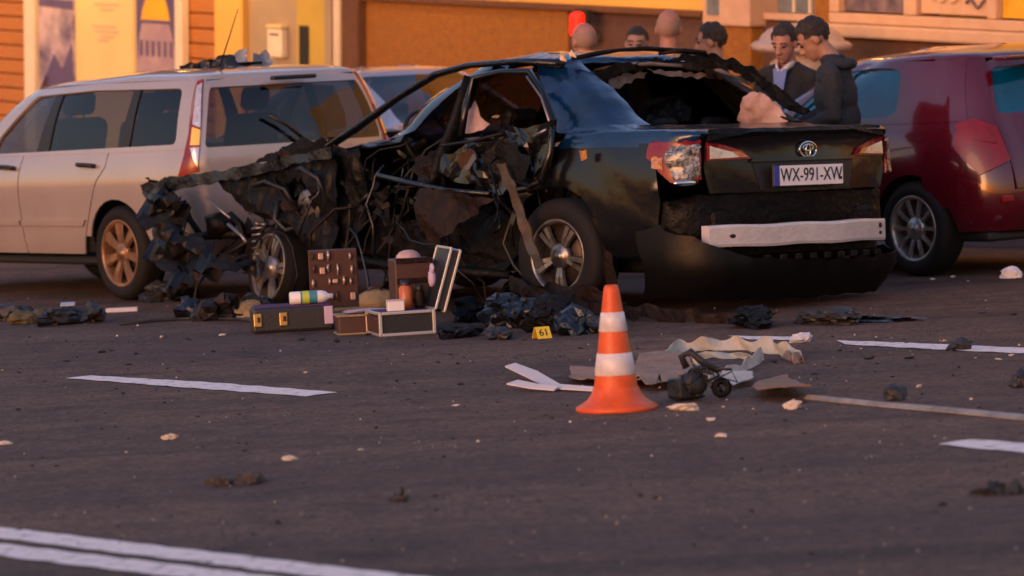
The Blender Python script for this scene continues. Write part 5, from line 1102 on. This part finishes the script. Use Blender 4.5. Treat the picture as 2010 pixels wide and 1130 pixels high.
for r_ in range(4):
    for c_ in range(6):
        if g_.random() < .15: continue
        x = -.11 + c_ * .042 + g_.uniform(-.008, .008); z = .16 + r_ * .078 + g_.uniform(-.01, .01); L_ = g_.uniform(.03, .065)
        y = .018 + .10 * -(z - .26) * -1 * .0 + (z - .26) * -.10
        mb = MB()
        mb.tube([(x, y, z - L_ / 2), (x + g_.uniform(-.006, .006), y - .004, z), (x, y, z + L_ / 2)], [.005, g_.uniform(.006, .012), .006], 6) if g_.random() < .75 else mb.box((x, y, z), (.03, .014, L_ * .7), bev=.004)
        mb.build('tool', M['tool'] if g_.random() < .8 else M['leather'], tb)
# aluminium case
ac = thing('aluminium_case', 'open aluminium framed case with raised lid in front of the wreck', 'case', 748, 661, 14)
W_, D_, H_ = .30, .34, .125
mb = MB(); mb.box((W_ / 2, D_ / 2, H_ / 2), (W_ - .01, D_ - .01, H_ - .008)); mb.build('case_body', M['case_black'], ac)
mb = MB(); mb.box((-.002, D_ / 2, H_ / 2), (.006, D_ - .04, H_ - .04)); mb.build('side_panel', M['leather'], ac)
for x in (0, W_):
    for z in (.008, H_): mb = MB(); mb.box((x, D_ / 2, z), (.016, D_ + .016, .016), bev=.003); mb.build('edge_rail', M['case_alu'], ac)
    for y in (0, D_): mb = MB(); mb.box((x, y, H_ / 2), (.018, .018, H_ - .01), bev=.003); mb.build('edge_rail', M['case_alu'], ac)
for y in (0, D_):
    for z in (.008, H_): mb = MB(); mb.box((W_ / 2, y, z), (W_ - .02, .0165, .0165), bev=.003); mb.build('edge_rail', M['case_alu'], ac)
mb = MB(); mb.box((W_ / 2, D_ / 2, H_ + .004), (W_ - .04, D_ - .04, .006)); mb.build('lining', M['purple'], ac)
RL = Matrix.Rotation(math.radians(18), 3, 'Y'); lidc = Vector((W_ + .012, D_ / 2, H_ + .008))
mb = MB(); mb.box(lidc + RL @ Vector((.025, 0, .17)), (.05, D_ - .02, .33), RL); ld = mb.build('lid', M['case_black'], ac)
for dx in (0, .052):
    for dy in (-D_ / 2, D_ / 2): mb = MB(); mb.box(lidc + RL @ Vector((dx, dy, .17)), (.014, .016, .345), RL, bev=.003); mb.build('lid_rail', M['case_alu'], ld)
    for dz in (0, .342): mb = MB(); mb.box(lidc + RL @ Vector((dx, 0, dz)), (.0145, D_ - .01, .014), RL, bev=.003); mb.build('lid_rail', M['case_alu'], ld)
# brown box between the cases, and what lies on and behind them
bx2 = thing('wooden_box', 'low brown wooden box between the black and the aluminium case', 'box', 700, 656, 8)
mb = MB(); mb.box((0, .12, .052), (.19, .22, .09), bev=.006); mb.build('box_body', M['leather'], bx2)
mb = MB(); mb.box((0, .12, .103), (.205, .235, .012), bev=.004); mb.build('box_rim', M['beige'], bx2); mb = MB(); mb.box((0, .12, .003), (.205, .235, .012), bev=.003); mb.build('box_rim', M['beige'], bx2)
bt = thing('plastic_bottle', 'white plastic bottle with teal label lying on the black case', 'bottle', loc=np.array(bc.location) + np.array([.10, .09, .185]), yaw=8)
mb = MB(); mb.lathe([(.001, -.12), (.03, -.12), (.036, -.112), (.036, .06), (.03, .085), (.016, .10), (.016, .125), (.001, .126)], Matrix.Rotation(math.radians(90), 4, 'Y'), 20); mb.build('bottle_body', M['white_plastic'], bt)
mb = MB(); mb.lathe([(.0368, -.06), (.0368, .035)], Matrix.Rotation(math.radians(90), 4, 'Y'), 20); mb.lathe([(.0374, -.05), (.0374, -.01)], Matrix.Rotation(math.radians(90), 4, 'Y'), 20, 1); mb.build('bottle_label', [M['teal'], M['lime']], bt)
jx = np.array(ac.location)
def small(name, label, cat, off, build):
    o = empty(name, jx + np.array(off)); o.rotation_euler = (0, 0, math.radians(12)); tag(o, label, cat); build(o); return o
def carton(o):
    mb = MB(); mb.box((0, 0, .028), (.09, .06, .055), bev=.004); mb.build('carton_body', M['white_plastic'], o); mb = MB(); mb.box((0, 0, .058), (.094, .064, .008), bev=.002); mb.build('carton_lid', M['lilac'], o)
small('carton', 'small white carton on top of the aluminium case', 'box', (.085, .05, .135), carton)
def pot(m, r, h):
    def f(o):
        mb = MB(); mb.lathe([(.001, 0), (r, 0), (r * 1.05, h * .2), (r * 1.05, h * .75), (r * .7, h * .84), (r * .7, h), (.001, h)], seg=18); mb.build('jar_body', M[m], o); mb = MB(); mb.lathe([(r * .78, h * .86), (r * .78, h * 1.06), (.001, h * 1.06)], seg=18); mb.build('jar_lid', M['ink'], o)
    return f
small('jar', 'dull orange jar standing behind the white carton', 'jar', (.14, .20, .135), pot('orange_jar', .036, .15))
small('jar', 'dark narrow jar near the raised case lid', 'jar', (.215, .22, .135), pot('rust', .028, .12))
small('bowl', 'pale upturned bowl on top of the dark box behind the case', 'bowl', (.16, .42, .405), lambda o: (lambda mb: (mb.lathe([(.07, 0), (.066, .012), (.05, .03), (.025, .04), (.001, .042)], seg=24), mb.build('bowl_shell', M['airbag'], o)))(MB()))
small('dark_crate', 'dark upright crate standing behind the aluminium case', 'crate', (.17, .43, .0), lambda o: (lambda mb: (mb.box((0, 0, .20), (.22, .20, .40), bev=.01), mb.build('crate_body', M['leather'], o), [(lambda q: (q.box((0, -.102, .06 + .11 * i), (.2, .008, .03), bev=.002), q.build('crate_slat', M['rust'], o)))(MB()) for i in range(4)]))(MB()))
small('rubber_glove', 'lilac rubber glove hung inside the raised case lid', 'glove', (.29, .12, .30), lambda o: (lambda mb: (mb.blob((0, 0, 0), (.022, .035, .05), 2, rough=.1, seed=2), [mb.tube([(0, -.026 + .017 * i, .03), (.004, -.030 + .019 * i, .07 + .01 * (i in (1, 2)))], .0085, 6) for i in range(4)], mb.tube([(0, .03, 0), (0, .055, .03)], .009, 6), mb.build('glove_body', M['lilac'], o)))(MB()))
pp_ = thing('paper_sheets', 'lilac paper sheets on the brown wooden box', 'paper', loc=np.array(bx2.location) + np.array([.02, .12, .116]), yaw=18)
for i in range(3): mb = MB(); mb.box((.02 * i, .008 * i, .003 + .004 * i), (.17, .12, .002), Matrix.Rotation(.25 * i, 3, 'Z')); mb.build('sheet', M['lilac'], pp_)
bg_ = thing('cloth_bag', 'slumped beige bag behind the wooden box', 'bag', 740, 612, 0); mb = MB(); mb.blob((0, 0, .06), (.16, .10, .075), 3, rough=.16, seed=8); mb.build('bag_body', M['beige'], bg_); mb = MB(); mb.tube([(-.06, -.02, .11), (-.03, -.04, .15), (.02, -.03, .15), (.05, -.02, .11)], .008, 6); mb.build('bag_strap', M['leather'], bg_)

# ------------------------------------------------------------------ debris on the road
M['deb_black'] = mat('debris_black', (0.010, 0.010, 0.011), 0.55, col2=(0.028, 0.024, 0.023), var=(20, 0.4), bump=(30, 0.006))
M['deb_brown'] = mat('debris_brown', (0.060, 0.032, 0.024), 0.7, col2=(0.02, 0.014, 0.012), var=(16, 0.4), bump=(25, 0.01))
M['deb_pale'] = mat('debris_pale', (0.62, 0.54, 0.44), 0.7, col2=(0.46, 0.38, 0.30), var=(14, 0.5))
M['cloth'] = mat('airbag_fabric', (0.36, 0.34, 0.27), 0.85, col2=(0.52, 0.49, 0.43), var=(9, 0.5), bump=(30, 0.008))
M['cloth_w'] = mat('white_fabric', (0.55, 0.50, 0.46), 0.85, col2=(0.42, 0.37, 0.32), var=(9, .5), bump=(30, .008))
M['cloth_br'] = mat('soiled_fabric', (0.22, 0.12, 0.075), 0.85, col2=(0.33, 0.22, 0.16), var=(8, 0.5), bump=(30, 0.008))
M['trim_pale'] = mat('pale_trim', (0.30, 0.29, 0.27), 0.6, col2=(0.13, 0.12, 0.11), var=(9, 0.45))
M['trim_or'] = mat('burnt_orange_trim', (0.30, 0.13, 0.03), 0.55, col2=(0.12, 0.055, 0.03), var=(9, 0.4))
M['deb_green'] = mat('olive_scrap', (0.10, 0.085, 0.03), 0.7, col2=(0.05, 0.045, 0.03), var=(12, 0.5), bump=(20, 0.01))
def scrap(name, label, cat, px, py, w, d, h, m, seed, yaw=0.0, group=None, sub=3, jagged=.35):
    """one torn lump of wreckage lying on the road"""
    o = thing(name, label, cat, px, py, yaw, group=group); bm = bmesh.new(); bmesh.ops.create_icosphere(bm, subdivisions=sub, radius=1.0); bm.verts.index_update()
    P = np.array([v.co for v in bm.verts]); fs = [[v.index for v in f.verts] for f in bm.faces]; bm.free()
    P = P * (1 + wob(P * 1.6, jagged, seed))[:, None]; P = crumple(P, .30, 1.3, seed); P[:, 2] = np.maximum(P[:, 2], -.55); P = P * np.array([w / 2, d / 2, h / 1.5]); P[:, 2] -= P[:, 2].min()
    mb = MB(); mb.add(P, fs, 0, False); mb.build(name + '_body', m, o); return o
def flatpiece(parent, name, pix, m, seed, z=.012, amp=.018, thick=.004, res=.035, jagamp=.006, sc=7.0):
    q0 = np.array(parent.location); poly = jag([tuple((at(x, y) - q0)[:2]) for x, y in pix], .05, jagamp, seed)
    def f(Q):
        h = z + amp * (wob(np.column_stack([Q * sc * .35, np.zeros(len(Q))]), 1.0, seed) * .5 + .5); return np.column_stack([Q, np.maximum(h, .005)])
    return sheet(name, poly, f, m, parent, res=res, thick=thick)
ab = empty('torn_airbag', at(1430, 715)); tag(ab, 'crumpled beige curtain airbag lying on the road right of the cone', 'airbag')
def stand(parent, name, path, hts, m, seed, wav=.03, lean=.5):
    """strip of cloth standing on edge in folds along a path on the road"""
    q0 = np.array(parent.location); pts = np.array([at(x, y) - q0 for x, y in path]); n_ = 40; t = np.linspace(0, len(pts) - 1, n_); k = np.arange(len(pts))
    X, Y = np.interp(t, k, pts[:, 0]), np.interp(t, k, pts[:, 1]); Hh = np.interp(t, k, hts); g_ = np.random.default_rng(seed); P = []
    for j in range(6):
        f_ = j / 5.0; sw = np.sin(t * 5.1 + seed + f_ * 1.4) * wav * (.3 + f_) + np.sin(t * 11.7 + 2 * f_) * wav * .35
        P.append(np.column_stack([X + sw * .3, Y + sw + lean * Hh * f_, np.maximum(.004, Hh * f_ * (1 + .25 * np.sin(t * 7.3 + seed)))]))
    P = np.concatenate(P); T = []
    for j in range(5):
        for i in range(n_ - 1): q = j * n_ + i; T += [(q, q + 1, q + n_ + 1), (q, q + n_ + 1, q + n_)]
    return solid(name, crumple(P, .010, 9, seed, n=4), np.array(T), m, parent, .004)
stand(ab, 'fabric_fold', [(1290, 704), (1330, 694), (1400, 688), (1470, 690), (1530, 698), (1572, 708)], [.02, .055, .06, .065, .07, .05], M['cloth'], 1)
stand(ab, 'fabric_fold', [(1300, 712), (1350, 706), (1420, 704), (1490, 706)], [.02, .035, .03, .02], M['cloth'], 2)
stand(ab, 'fabric_fold', [(1338, 716), (1362, 724), (1380, 738), (1400, 750)], [.05, .06, .05, .02], M['cloth_w'], 3, lean=.8)
stand(ab, 'fabric_fold', [(1500, 708), (1478, 722), (1446, 738), (1402, 750), (1380, 754)], [.06, .06, .05, .035, .01], M['cloth_w'], 4, lean=.7)
stand(ab, 'fabric_fold', [(1536, 704), (1560, 714), (1578, 712)], [.03, .05, .03], M['cloth_br'], 5)
flatpiece(ab, 'fabric_fold', [(1258, 716), (1345, 708), (1362, 734), (1340, 762), (1276, 770), (1238, 752)], M['cloth_br'], 4, .012, .06, sc=14)
flatpiece(ab, 'fabric_fold', [(1120, 732), (1180, 728), (1240, 740), (1260, 764), (1170, 762), (1118, 752)], M['cloth_br'], 5, .01, .05, sc=14)
flatpiece(ab, 'fabric_fold', [(1430, 744), (1478, 746), (1478, 758), (1440, 765), (1418, 756)], M['cloth_w'], 6, .015, .04, sc=16)
ts = empty('trim_strip', at(1700, 790)); tag(ts, 'long pale trim strip with burnt orange end lying at right', 'trim strip')
def ribbon(parent, name, pix, w, m, z0=.02, zs=None, th=.006):
    q0 = np.array(parent.location); pts = [at(x, y) - q0 for x, y in pix]; zs = zs or [z0] * len(pts); mb = MB(); vs = []
    for i, p in enumerate(pts):
        t = pts[min(i + 1, len(pts) - 1)] - pts[max(i - 1, 0)]; n_ = np.array([-t[1], t[0], 0]); n_ /= np.linalg.norm(n_); ww = w[i] if isinstance(w, (list, tuple)) else w
        a, b = p + n_ * ww / 2, p - n_ * ww / 2; a = a + [0, 0, zs[i] + .012]; b = b + [0, 0, zs[i]]
        vs += [a, b, b - [0, 0, th], a - [0, 0, th]]
    fs = [[i * 4 + j, i * 4 + (j + 1) % 4, i * 4 + 4 + (j + 1) % 4, i * 4 + 4 + j] for i in range(len(pts) - 1) for j in range(4)] + [[3, 2, 1, 0], [4 * len(pts) - 4 + j for j in range(4)]]
    mb.add(vs, fs, 0, False); return mb.build(name, m, parent)
ribbon(ts, 'strip', [(1582, 784), (1640, 791), (1740, 800), (1860, 811), (1960, 820), (2040, 828)], [.012, .018, .022, .026, .030, .030], M['trim_pale'], zs=[.010, .012, .010, .012, .010, .010], th=.008)
flatpiece(ts, 'burnt_end', [(1478, 776), (1500, 758), (1545, 750), (1572, 768), (1592, 787), (1540, 790), (1490, 786)], M['trim_or'], 7, .02, .06)
t2 = empty('forked_strip', at(1060, 768)); tag(t2, 'forked white plastic strip lying left of the cone', 'trim strip')
ribbon(t2, 'strip', [(1002, 738), (1040, 750), (1090, 766), (1168, 770)], [.05, .07, .05, .03], M['shirt_white'], zs=[.05, .04, .015, .012]); ribbon(t2, 'strip', [(1006, 764), (1050, 768), (1092, 769)], [.06, .05, .03], M['shirt_white'], zs=[.03, .02, .012])
# black mechanical part in front of the airbag
mp_ = empty('alternator', at(1378, 784)); tag(mp_, 'black round engine part lying in front of the airbag', 'engine part')
mb = MB(); mb.lathe([(.001, -.05), (.030, -.05), (.030, -.035), (.055, -.03), (.058, -.012), (.048, -.008), (.048, .008), (.058, .012), (.055, .03), (.035, .05), (.001, .05)], Matrix.Translation((-.035, 0, .07)) @ Matrix.Rotation(math.radians(70), 4, 'X') @ Matrix.Rotation(.5, 4, 'Y'), 14); mb.build('housing', M['deb_black'], mp_)
mb = MB(); mb.lathe([(.042, -.02), (.038, 0), (.044, .02), (.018, .022), (.016, -.02), (.042, -.02)], Matrix.Translation((.085, -.02, .048)) @ Matrix.Rotation(math.radians(80), 4, 'X'), 20); mb.build('pulley', M['char'], mp_)
mb = MB(); mb.tube([(-.06, 0, .14), (-.08, 0, .19), (-.04, 0, .21), (.0, -.01, .17), (.08, 0, .12)], .016, 8); mb.build('bracket', M['deb_black'], mp_); mb = MB(); mb.box((-.08, .02, .05), (.10, .12, .09), Matrix.Rotation(.4, 3, 'Z'), bev=.015); mb.build('mount', M['deb_black'], mp_)
# larger lumps
def shards(name, label, cat, px, py, w, d, h, mats, seed, n=7, yaw=0.0):
    """torn plates and stumps fused into one piece of wreckage"""
    o = thing(name, label, cat, px, py, yaw); g_ = np.random.default_rng(seed)
    for k in range(n):
        c = np.array([g_.uniform(-.42, .42) * w, g_.uniform(-.4, .4) * d, 0]); L_ = g_.uniform(.3, .65) * w; hh = g_.uniform(.25, 1.0) * h; a = g_.uniform(-.5, .5); tl = g_.uniform(-.6, .9)
        poly = jag([(-L_ / 2, 0), (L_ / 2, 0), (L_ * g_.uniform(.2, .5), hh * .8), (L_ * g_.uniform(-.1, .2), hh), (-L_ * .4, hh * .5)], max(.012, L_ / 6), .006, seed + k)
        q = sheet('torn_plate', poly, lambda Q: crumple(np.column_stack([Q[:, 0] * math.cos(a) + c[0], Q[:, 0] * math.sin(a) + c[1] + Q[:, 1] * tl, Q[:, 1] + .004]), .012, 9, seed + k, n=4), M[mats[k % len(mats)]], o, res=.016, thick=.004)
        q.data.polygons.foreach_set('use_smooth', [False] * len(q.data.polygons))
    mb = MB(); mb.tube([(-w * .45, 0, .008), (-w * .1, d * .1, .014), (w * .25, -d * .1, .010), (w * .48, d * .05, .016)], [.006, .011, .009, .005], 6); mb.build('bar', M[mats[0]], o)
    return o
shards('bumper_scrap', 'long brown black scrap in the left foreground', 'car debris', 462, 951, .19, .10, .045, ['deb_black', 'deb_brown', 'deb_black'], 3, 9)
shards('plastic_scrap', 'black bent scrap near the bottom centre of the road', 'car debris', 786, 984, .06, .05, .05, ['deb_black'], 5, 4)
shards('plastic_scrap', 'flat black bracket at the right edge of the road', 'car debris', 1968, 970, .18, .10, .05, ['deb_black'], 6, 7)
scrap('rubber_block', 'dark grey block standing behind the long pale strip', 'car debris', 1757, 785, .095, .08, .07, M['deb_black'], 7, 0, sub=2)
scrap('plastic_scrap', 'black lump at the right edge above the pale strip', 'car debris', 2004, 760, .09, .09, .07, M['deb_black'], 8)
scrap('plastic_scrap', 'black lump lying on the far white lane line', 'car debris', 1886, 687, .11, .09, .05, M['deb_black'], 9)
scrap('foam_chunk', 'largest pale foam chunk just right of the cone', 'foam chunk', 1346, 805, .125, .07, .030, M['deb_pale'], 10); scrap('foam_chunk', 'pale rounded foam chunk below the burnt orange trim', 'foam chunk', 1556, 803, .065, .06, .035, M['deb_pale'], 11)
scrap('foam_chunk', 'pale yellow foam chunk below the left lane dash', 'foam chunk', 333, 862, .065, .04, .02, M['deb_pale'], 12); scrap('foam_chunk', 'thin pale foam piece above the long brown scrap', 'foam chunk', 569, 903, .055, .04, .016, M['deb_pale'], 13); scrap('foam_chunk', 'pale foam piece at the left edge of the road', 'foam chunk', 10, 872, .055, .04, .015, M['deb_pale'], 14)
scrap('crumpled_paper', 'crumpled white lilac litter under the maroon car', 'litter', 1986, 545, .14, .12, .06, M['white_plastic'], 15)
scrap('crumpled_paper', 'crumpled white scrap at the end of the far lane dash', 'litter', 1572, 672, .10, .10, .05, M['shirt_white'], 16)
# heaps along the wreck and under the wagon
for i, (px, py, w, d, h, m, lab) in enumerate([
    (30, 628, .26, .18, .10, 'deb_black', 'black torn plastic at the far left end of the scrap row'), (58, 634, .20, .12, .08, 'deb_green', 'olive scrap in the row under the wagon'), (120, 636, .36, .18, .10, 'deb_black', 'wide black torn plastic under the wagon door'),
    (178, 632, .26, .16, .10, 'deb_black', 'black torn plastic just left of the white board'), (375, 622, .22, .16, .09, 'char_blue', 'dark bluish scrap under the wreck nose'), (425, 628, .26, .18, .14, 'ash', 'grey ashy scrap heap beside the front wheel'),
    (480, 625, .22, .14, .10, 'beige', 'beige padded scrap left of the black case'), (500, 618, .2, .2, .13, 'deb_black', 'black scrap behind the black case'), (900, 662, .30, .14, .06, 'ash', 'grey scrap right of the aluminium case'), (980, 664, .26, .12, .06, 'deb_black', 'flat black scrap left of the evidence marker'),
    (1010, 640, .36, .26, .16, 'char_blue', 'bluish black heap left behind the evidence marker'), (1090, 650, .34, .28, .16, 'char', 'charred heap right behind the evidence marker'), (1140, 655, .26, .22, .13, 'char_blue', 'bluish scrap left of the cone tip'), (1040, 600, .34, .26, .16, 'char', 'charred heap below the rear wheel'),
    (930, 630, .3, .24, .12, 'char', 'charred scrap right behind the aluminium case'), (1480, 640, .4, .24, .09, 'char', 'flat charred scrap under the bumper cover'), (1620, 634, .5, .24, .07, 'deb_black', 'flat black scrap under the right bumper end'), (1730, 630, .36, .16, .03, 'char_blue', 'thin dark sheet beyond the bumper cover'), (640, 600, .3, .3, .16, 'char', 'charred heap behind the tool board'), (820, 590, .4, .3, .16, 'char', 'charred heap under the wreck door'), (330, 590, .4, .3, .10, 'deb_black', 'black scrap between the wagon wheel and front wheel')]):
    scrap('scrap', lab, 'car debris', px, py, w, d, h, M[m], 40 + i, 30 * i, sub=4 if w > .3 else 3, jagged=.5)
wbd = empty('white_board', at(240, 612)); tag(wbd, 'narrow white board lying under the wagon wheel', 'board'); mb = MB(); mb.box((0, 0, .014), (.20, .07, .026), Matrix.Rotation(-.05, 3, 'Z'), bev=.003); mb.build('board_body', M['shirt_white'], wbd)
wb2 = empty('metal_plate', at(135, 620)); tag(wb2, 'small bright metal plate on the black scrap under the wagon', 'car debris'); mb = MB(); mb.box((0, -.02, .075), (.09, .05, .008), Matrix.Rotation(.35, 3, 'X'), bev=.002); mb.build('plate_body', M['case_alu'], wb2)
rod = empty('bent_rod', at(400, 632)); tag(rod, 'long thin black rod on the road left of the black case', 'rod'); q0 = np.array(rod.location); mb = MB(); mb.tube([at(x, y) - q0 + np.array([0, 0, .012]) for x, y in ((235, 640), (300, 633), (380, 628), (470, 630), (500, 634))], .010, 6); mb.build('rod_body', M['deb_black'], rod)
# torn sheet on the wagon roof
rf = empty('roof_scrap'); rf.location = wag.matrix_world @ Vector((.15, .12, 1.485)) if False else tuple(atd(262, 128, 29.1)); tag(rf, 'crumpled dark and silver scrap lying on the wagon roof', 'car debris')
bpy.context.view_layer.update()
rl_ = wag.matrix_world @ Vector((-.05, -.1, 1.488)); rf.location = rl_
for k in range(9):
    g_ = np.random.default_rng(700 + k); c = np.array([g_.uniform(-.28, .22), g_.uniform(-.2, .2), 0]); hh = .12 * max(.25, 1 - abs(c[0] - .08) * 2.2)
    poly = jag([(-.09, 0), (.10, 0), (.06, hh), (-.04, hh * .8)], .04, .012, k); a = g_.uniform(-.6, .6)
    sheet('torn_sheet', poly, lambda Q: crumple(np.column_stack([Q[:, 0] * math.cos(a) + c[0], Q[:, 0] * math.sin(a) + c[1] + Q[:, 1] * .3, Q[:, 1]]), .03, 6, k), [M['char'], M['bare'], M['char_blue']][k % 3], rf, res=.03, thick=.004)
mb = MB(); mb.tube([(-.34, 0, .012), (-.1, -.05, .015), (.2, .05, .015)], .012, 6); mb.build('bent_bar', M['char'], rf)
# countable small fragments
def frag_mesh(seed, flatn):
    bm = bmesh.new(); bmesh.ops.create_icosphere(bm, subdivisions=1, radius=1.0); bm.verts.index_update(); P = np.array([v.co for v in bm.verts]); fs = [[v.index for v in f.verts] for f in bm.faces]; bm.free()
    g_ = np.random.default_rng(seed); P = P * g_.uniform(.55, 1.25, (len(P), 1)) * np.array([1, .7, flatn]); P[:, 2] -= P[:, 2].min() + .02
    me = bpy.data.meshes.new('fragment'); me.from_pydata([tuple(p) for p in P], [], fs); return me
FR = {}
for nm, m in (('black', 'deb_black'), ('pale', 'deb_pale'), ('brown', 'deb_brown')):
    FR[nm] = [frag_mesh(900 + i + 10 * len(FR), .3 + .08 * i) for i in range(5)]
    for me in FR[nm]: me.materials.append(M[m])
LAB = {'black': ('small black fragment of wreckage lying on the asphalt', 'black fragments scattered on the road'), 'pale': ('small pale crumb of foam lying on the asphalt', 'pale crumbs scattered on the road'), 'brown': ('small dark brown fragment lying on the asphalt', 'brown fragments scattered on the road')}
def frag(kind, px, py, sz):
    g_ = random.random; o = bpy.data.objects.new(kind + '_fragment', random.choice(FR[kind])); COL.objects.link(o); p = at(px, py); o.location = p; o.rotation_euler = (0, 0, g_() * 6.28); k = sz * .5; o.scale = (k, k, k * .8)
    tag(o, LAB[kind][0], 'fragment', LAB[kind][1])
for px, py, w in [(130, 710, 20), (200, 692, 22), (215, 685, 12), (250, 716, 26), (335, 1013, 18), (226, 838, 8), (198, 842, 10), (388, 818, 10), (482, 885, 14), (540, 835, 8), (650, 752, 10), (738, 841, 12), (735, 808, 8), (755, 770, 12), (800, 785, 22), (856, 1002, 20), (872, 978, 8), (545, 1028, 24), (232, 1034, 10), (40, 1042, 16), (410, 1106, 20), (360, 1092, 12), (440, 1078, 12), (1258, 975, 18), (1290, 978, 20), (1360, 1070, 16), (1592, 1088, 26), (1850, 992, 22), (1706, 705, 22), (1715, 700, 12), (1785, 704, 24), (1928, 615, 22), (1992, 618, 22), (1580, 852, 14), (1540, 826, 14), (1490, 925, 24), (1225, 905, 8), (1170, 970, 8), (1060, 985, 10), (1810, 775, 12), (1672, 690, 10), (1752, 740, 12), (2005, 912, 14), (1540, 916, 10), (1586, 916, 8), (1650, 1020, 8), (1735, 1105, 12), (590, 668, 26), (660, 672, 20), (520, 660, 10), (70, 690, 8), (860, 712, 14), (905, 755, 18), (975, 790, 10), (960, 740, 8), (890, 862, 10), (1100, 700, 10), (1640, 722, 10), (1600, 735, 14)]:
    frag('black', px, py, w / (8500 / 22.0) * (22.0 / max(12, at(px, py)[1])) ** -0 * (at(px, py)[1] / 22.0))
for px, py, w in [(5, 727, 10), (320, 715, 8), (437, 659, 26), (318, 664, 16), (600, 733, 14), (708, 884, 16), (248, 889, 10), (1478, 803, 14), (1420, 800, 10), (895, 797, 26), (1395, 828, 26), (1415, 858, 34), (1462, 922, 10), (1294, 952, 9), (1190, 1014, 10), (1140, 1088, 10), (1588, 1044, 8), (1805, 762, 22), (1960, 706, 22), (1985, 700, 16), (1915, 703, 12), (1690, 685, 14), (1720, 663, 10), (1750, 664, 8), (1855, 670, 14), (1904, 998, 8), (790, 1080, 9), (1830, 549, 24), (1870, 545, 14), (1900, 552, 10), (1620, 836, 8), (1010, 828, 6)]:
    frag('pale', px, py, w * .85 * at(px, py)[1] / 8500)
for k in range(16):
    g_ = np.random.default_rng(880 + k); p = [np.array([g_.uniform(-.11, .1), g_.uniform(-.04, .04), g_.uniform(.02, .12)])]
    for j in range(4): q = p[-1] + g_.normal(size=3) * .03; q[2] = max(.008, min(.14, q[2])); p.append(q)
    mb = MB(); mb.tube(p, g_.uniform(.003, .008), 6); mb.build('cable', M['deb_black'], mp_)
for i in range(120):
    px, py = random.uniform(0, 2010), 660 + 470 * random.random() ** 1.5; frag(random.choice(['brown', 'black', 'brown']), px, py, random.uniform(4, 13) * at(px, py)[1] / 8500)
for i in range(60):
    px, py = random.uniform(0, 2010), random.uniform(640, 760); frag('black', px, py, random.uniform(6, 16) * at(px, py)[1] / 8500)
# uncountable grit and glass crumbs
mb = MB(); tet = np.array([(1, 0, -.3), (-.5, .87, -.3), (-.5, -.87, -.3), (0, 0, .7)])
for i in range(5200):
    px, py = random.uniform(-60, 2070), 575 + 555 * random.random() ** 1.6; p = at(px, py); k = random.uniform(.0018, .0052) * (1 if random.random() < .93 else 1.9); a = random.uniform(0, 6.28); R = np.array([[math.cos(a), -math.sin(a), 0], [math.sin(a), math.cos(a), 0], [0, 0, 1]])
    mb.add(tet @ R.T * k + p + [0, 0, .3 * k], [[0, 1, 3], [1, 2, 3], [2, 0, 3], [2, 1, 0]], 0 if random.random() < .94 else 1, False)
gr = mb.build('grit', [M['deb_black'], M['deb_pale']]); tag(gr, 'fine grit and glass crumbs spread over the asphalt', 'grit', kind='stuff')
bpy.context.view_layer.update()
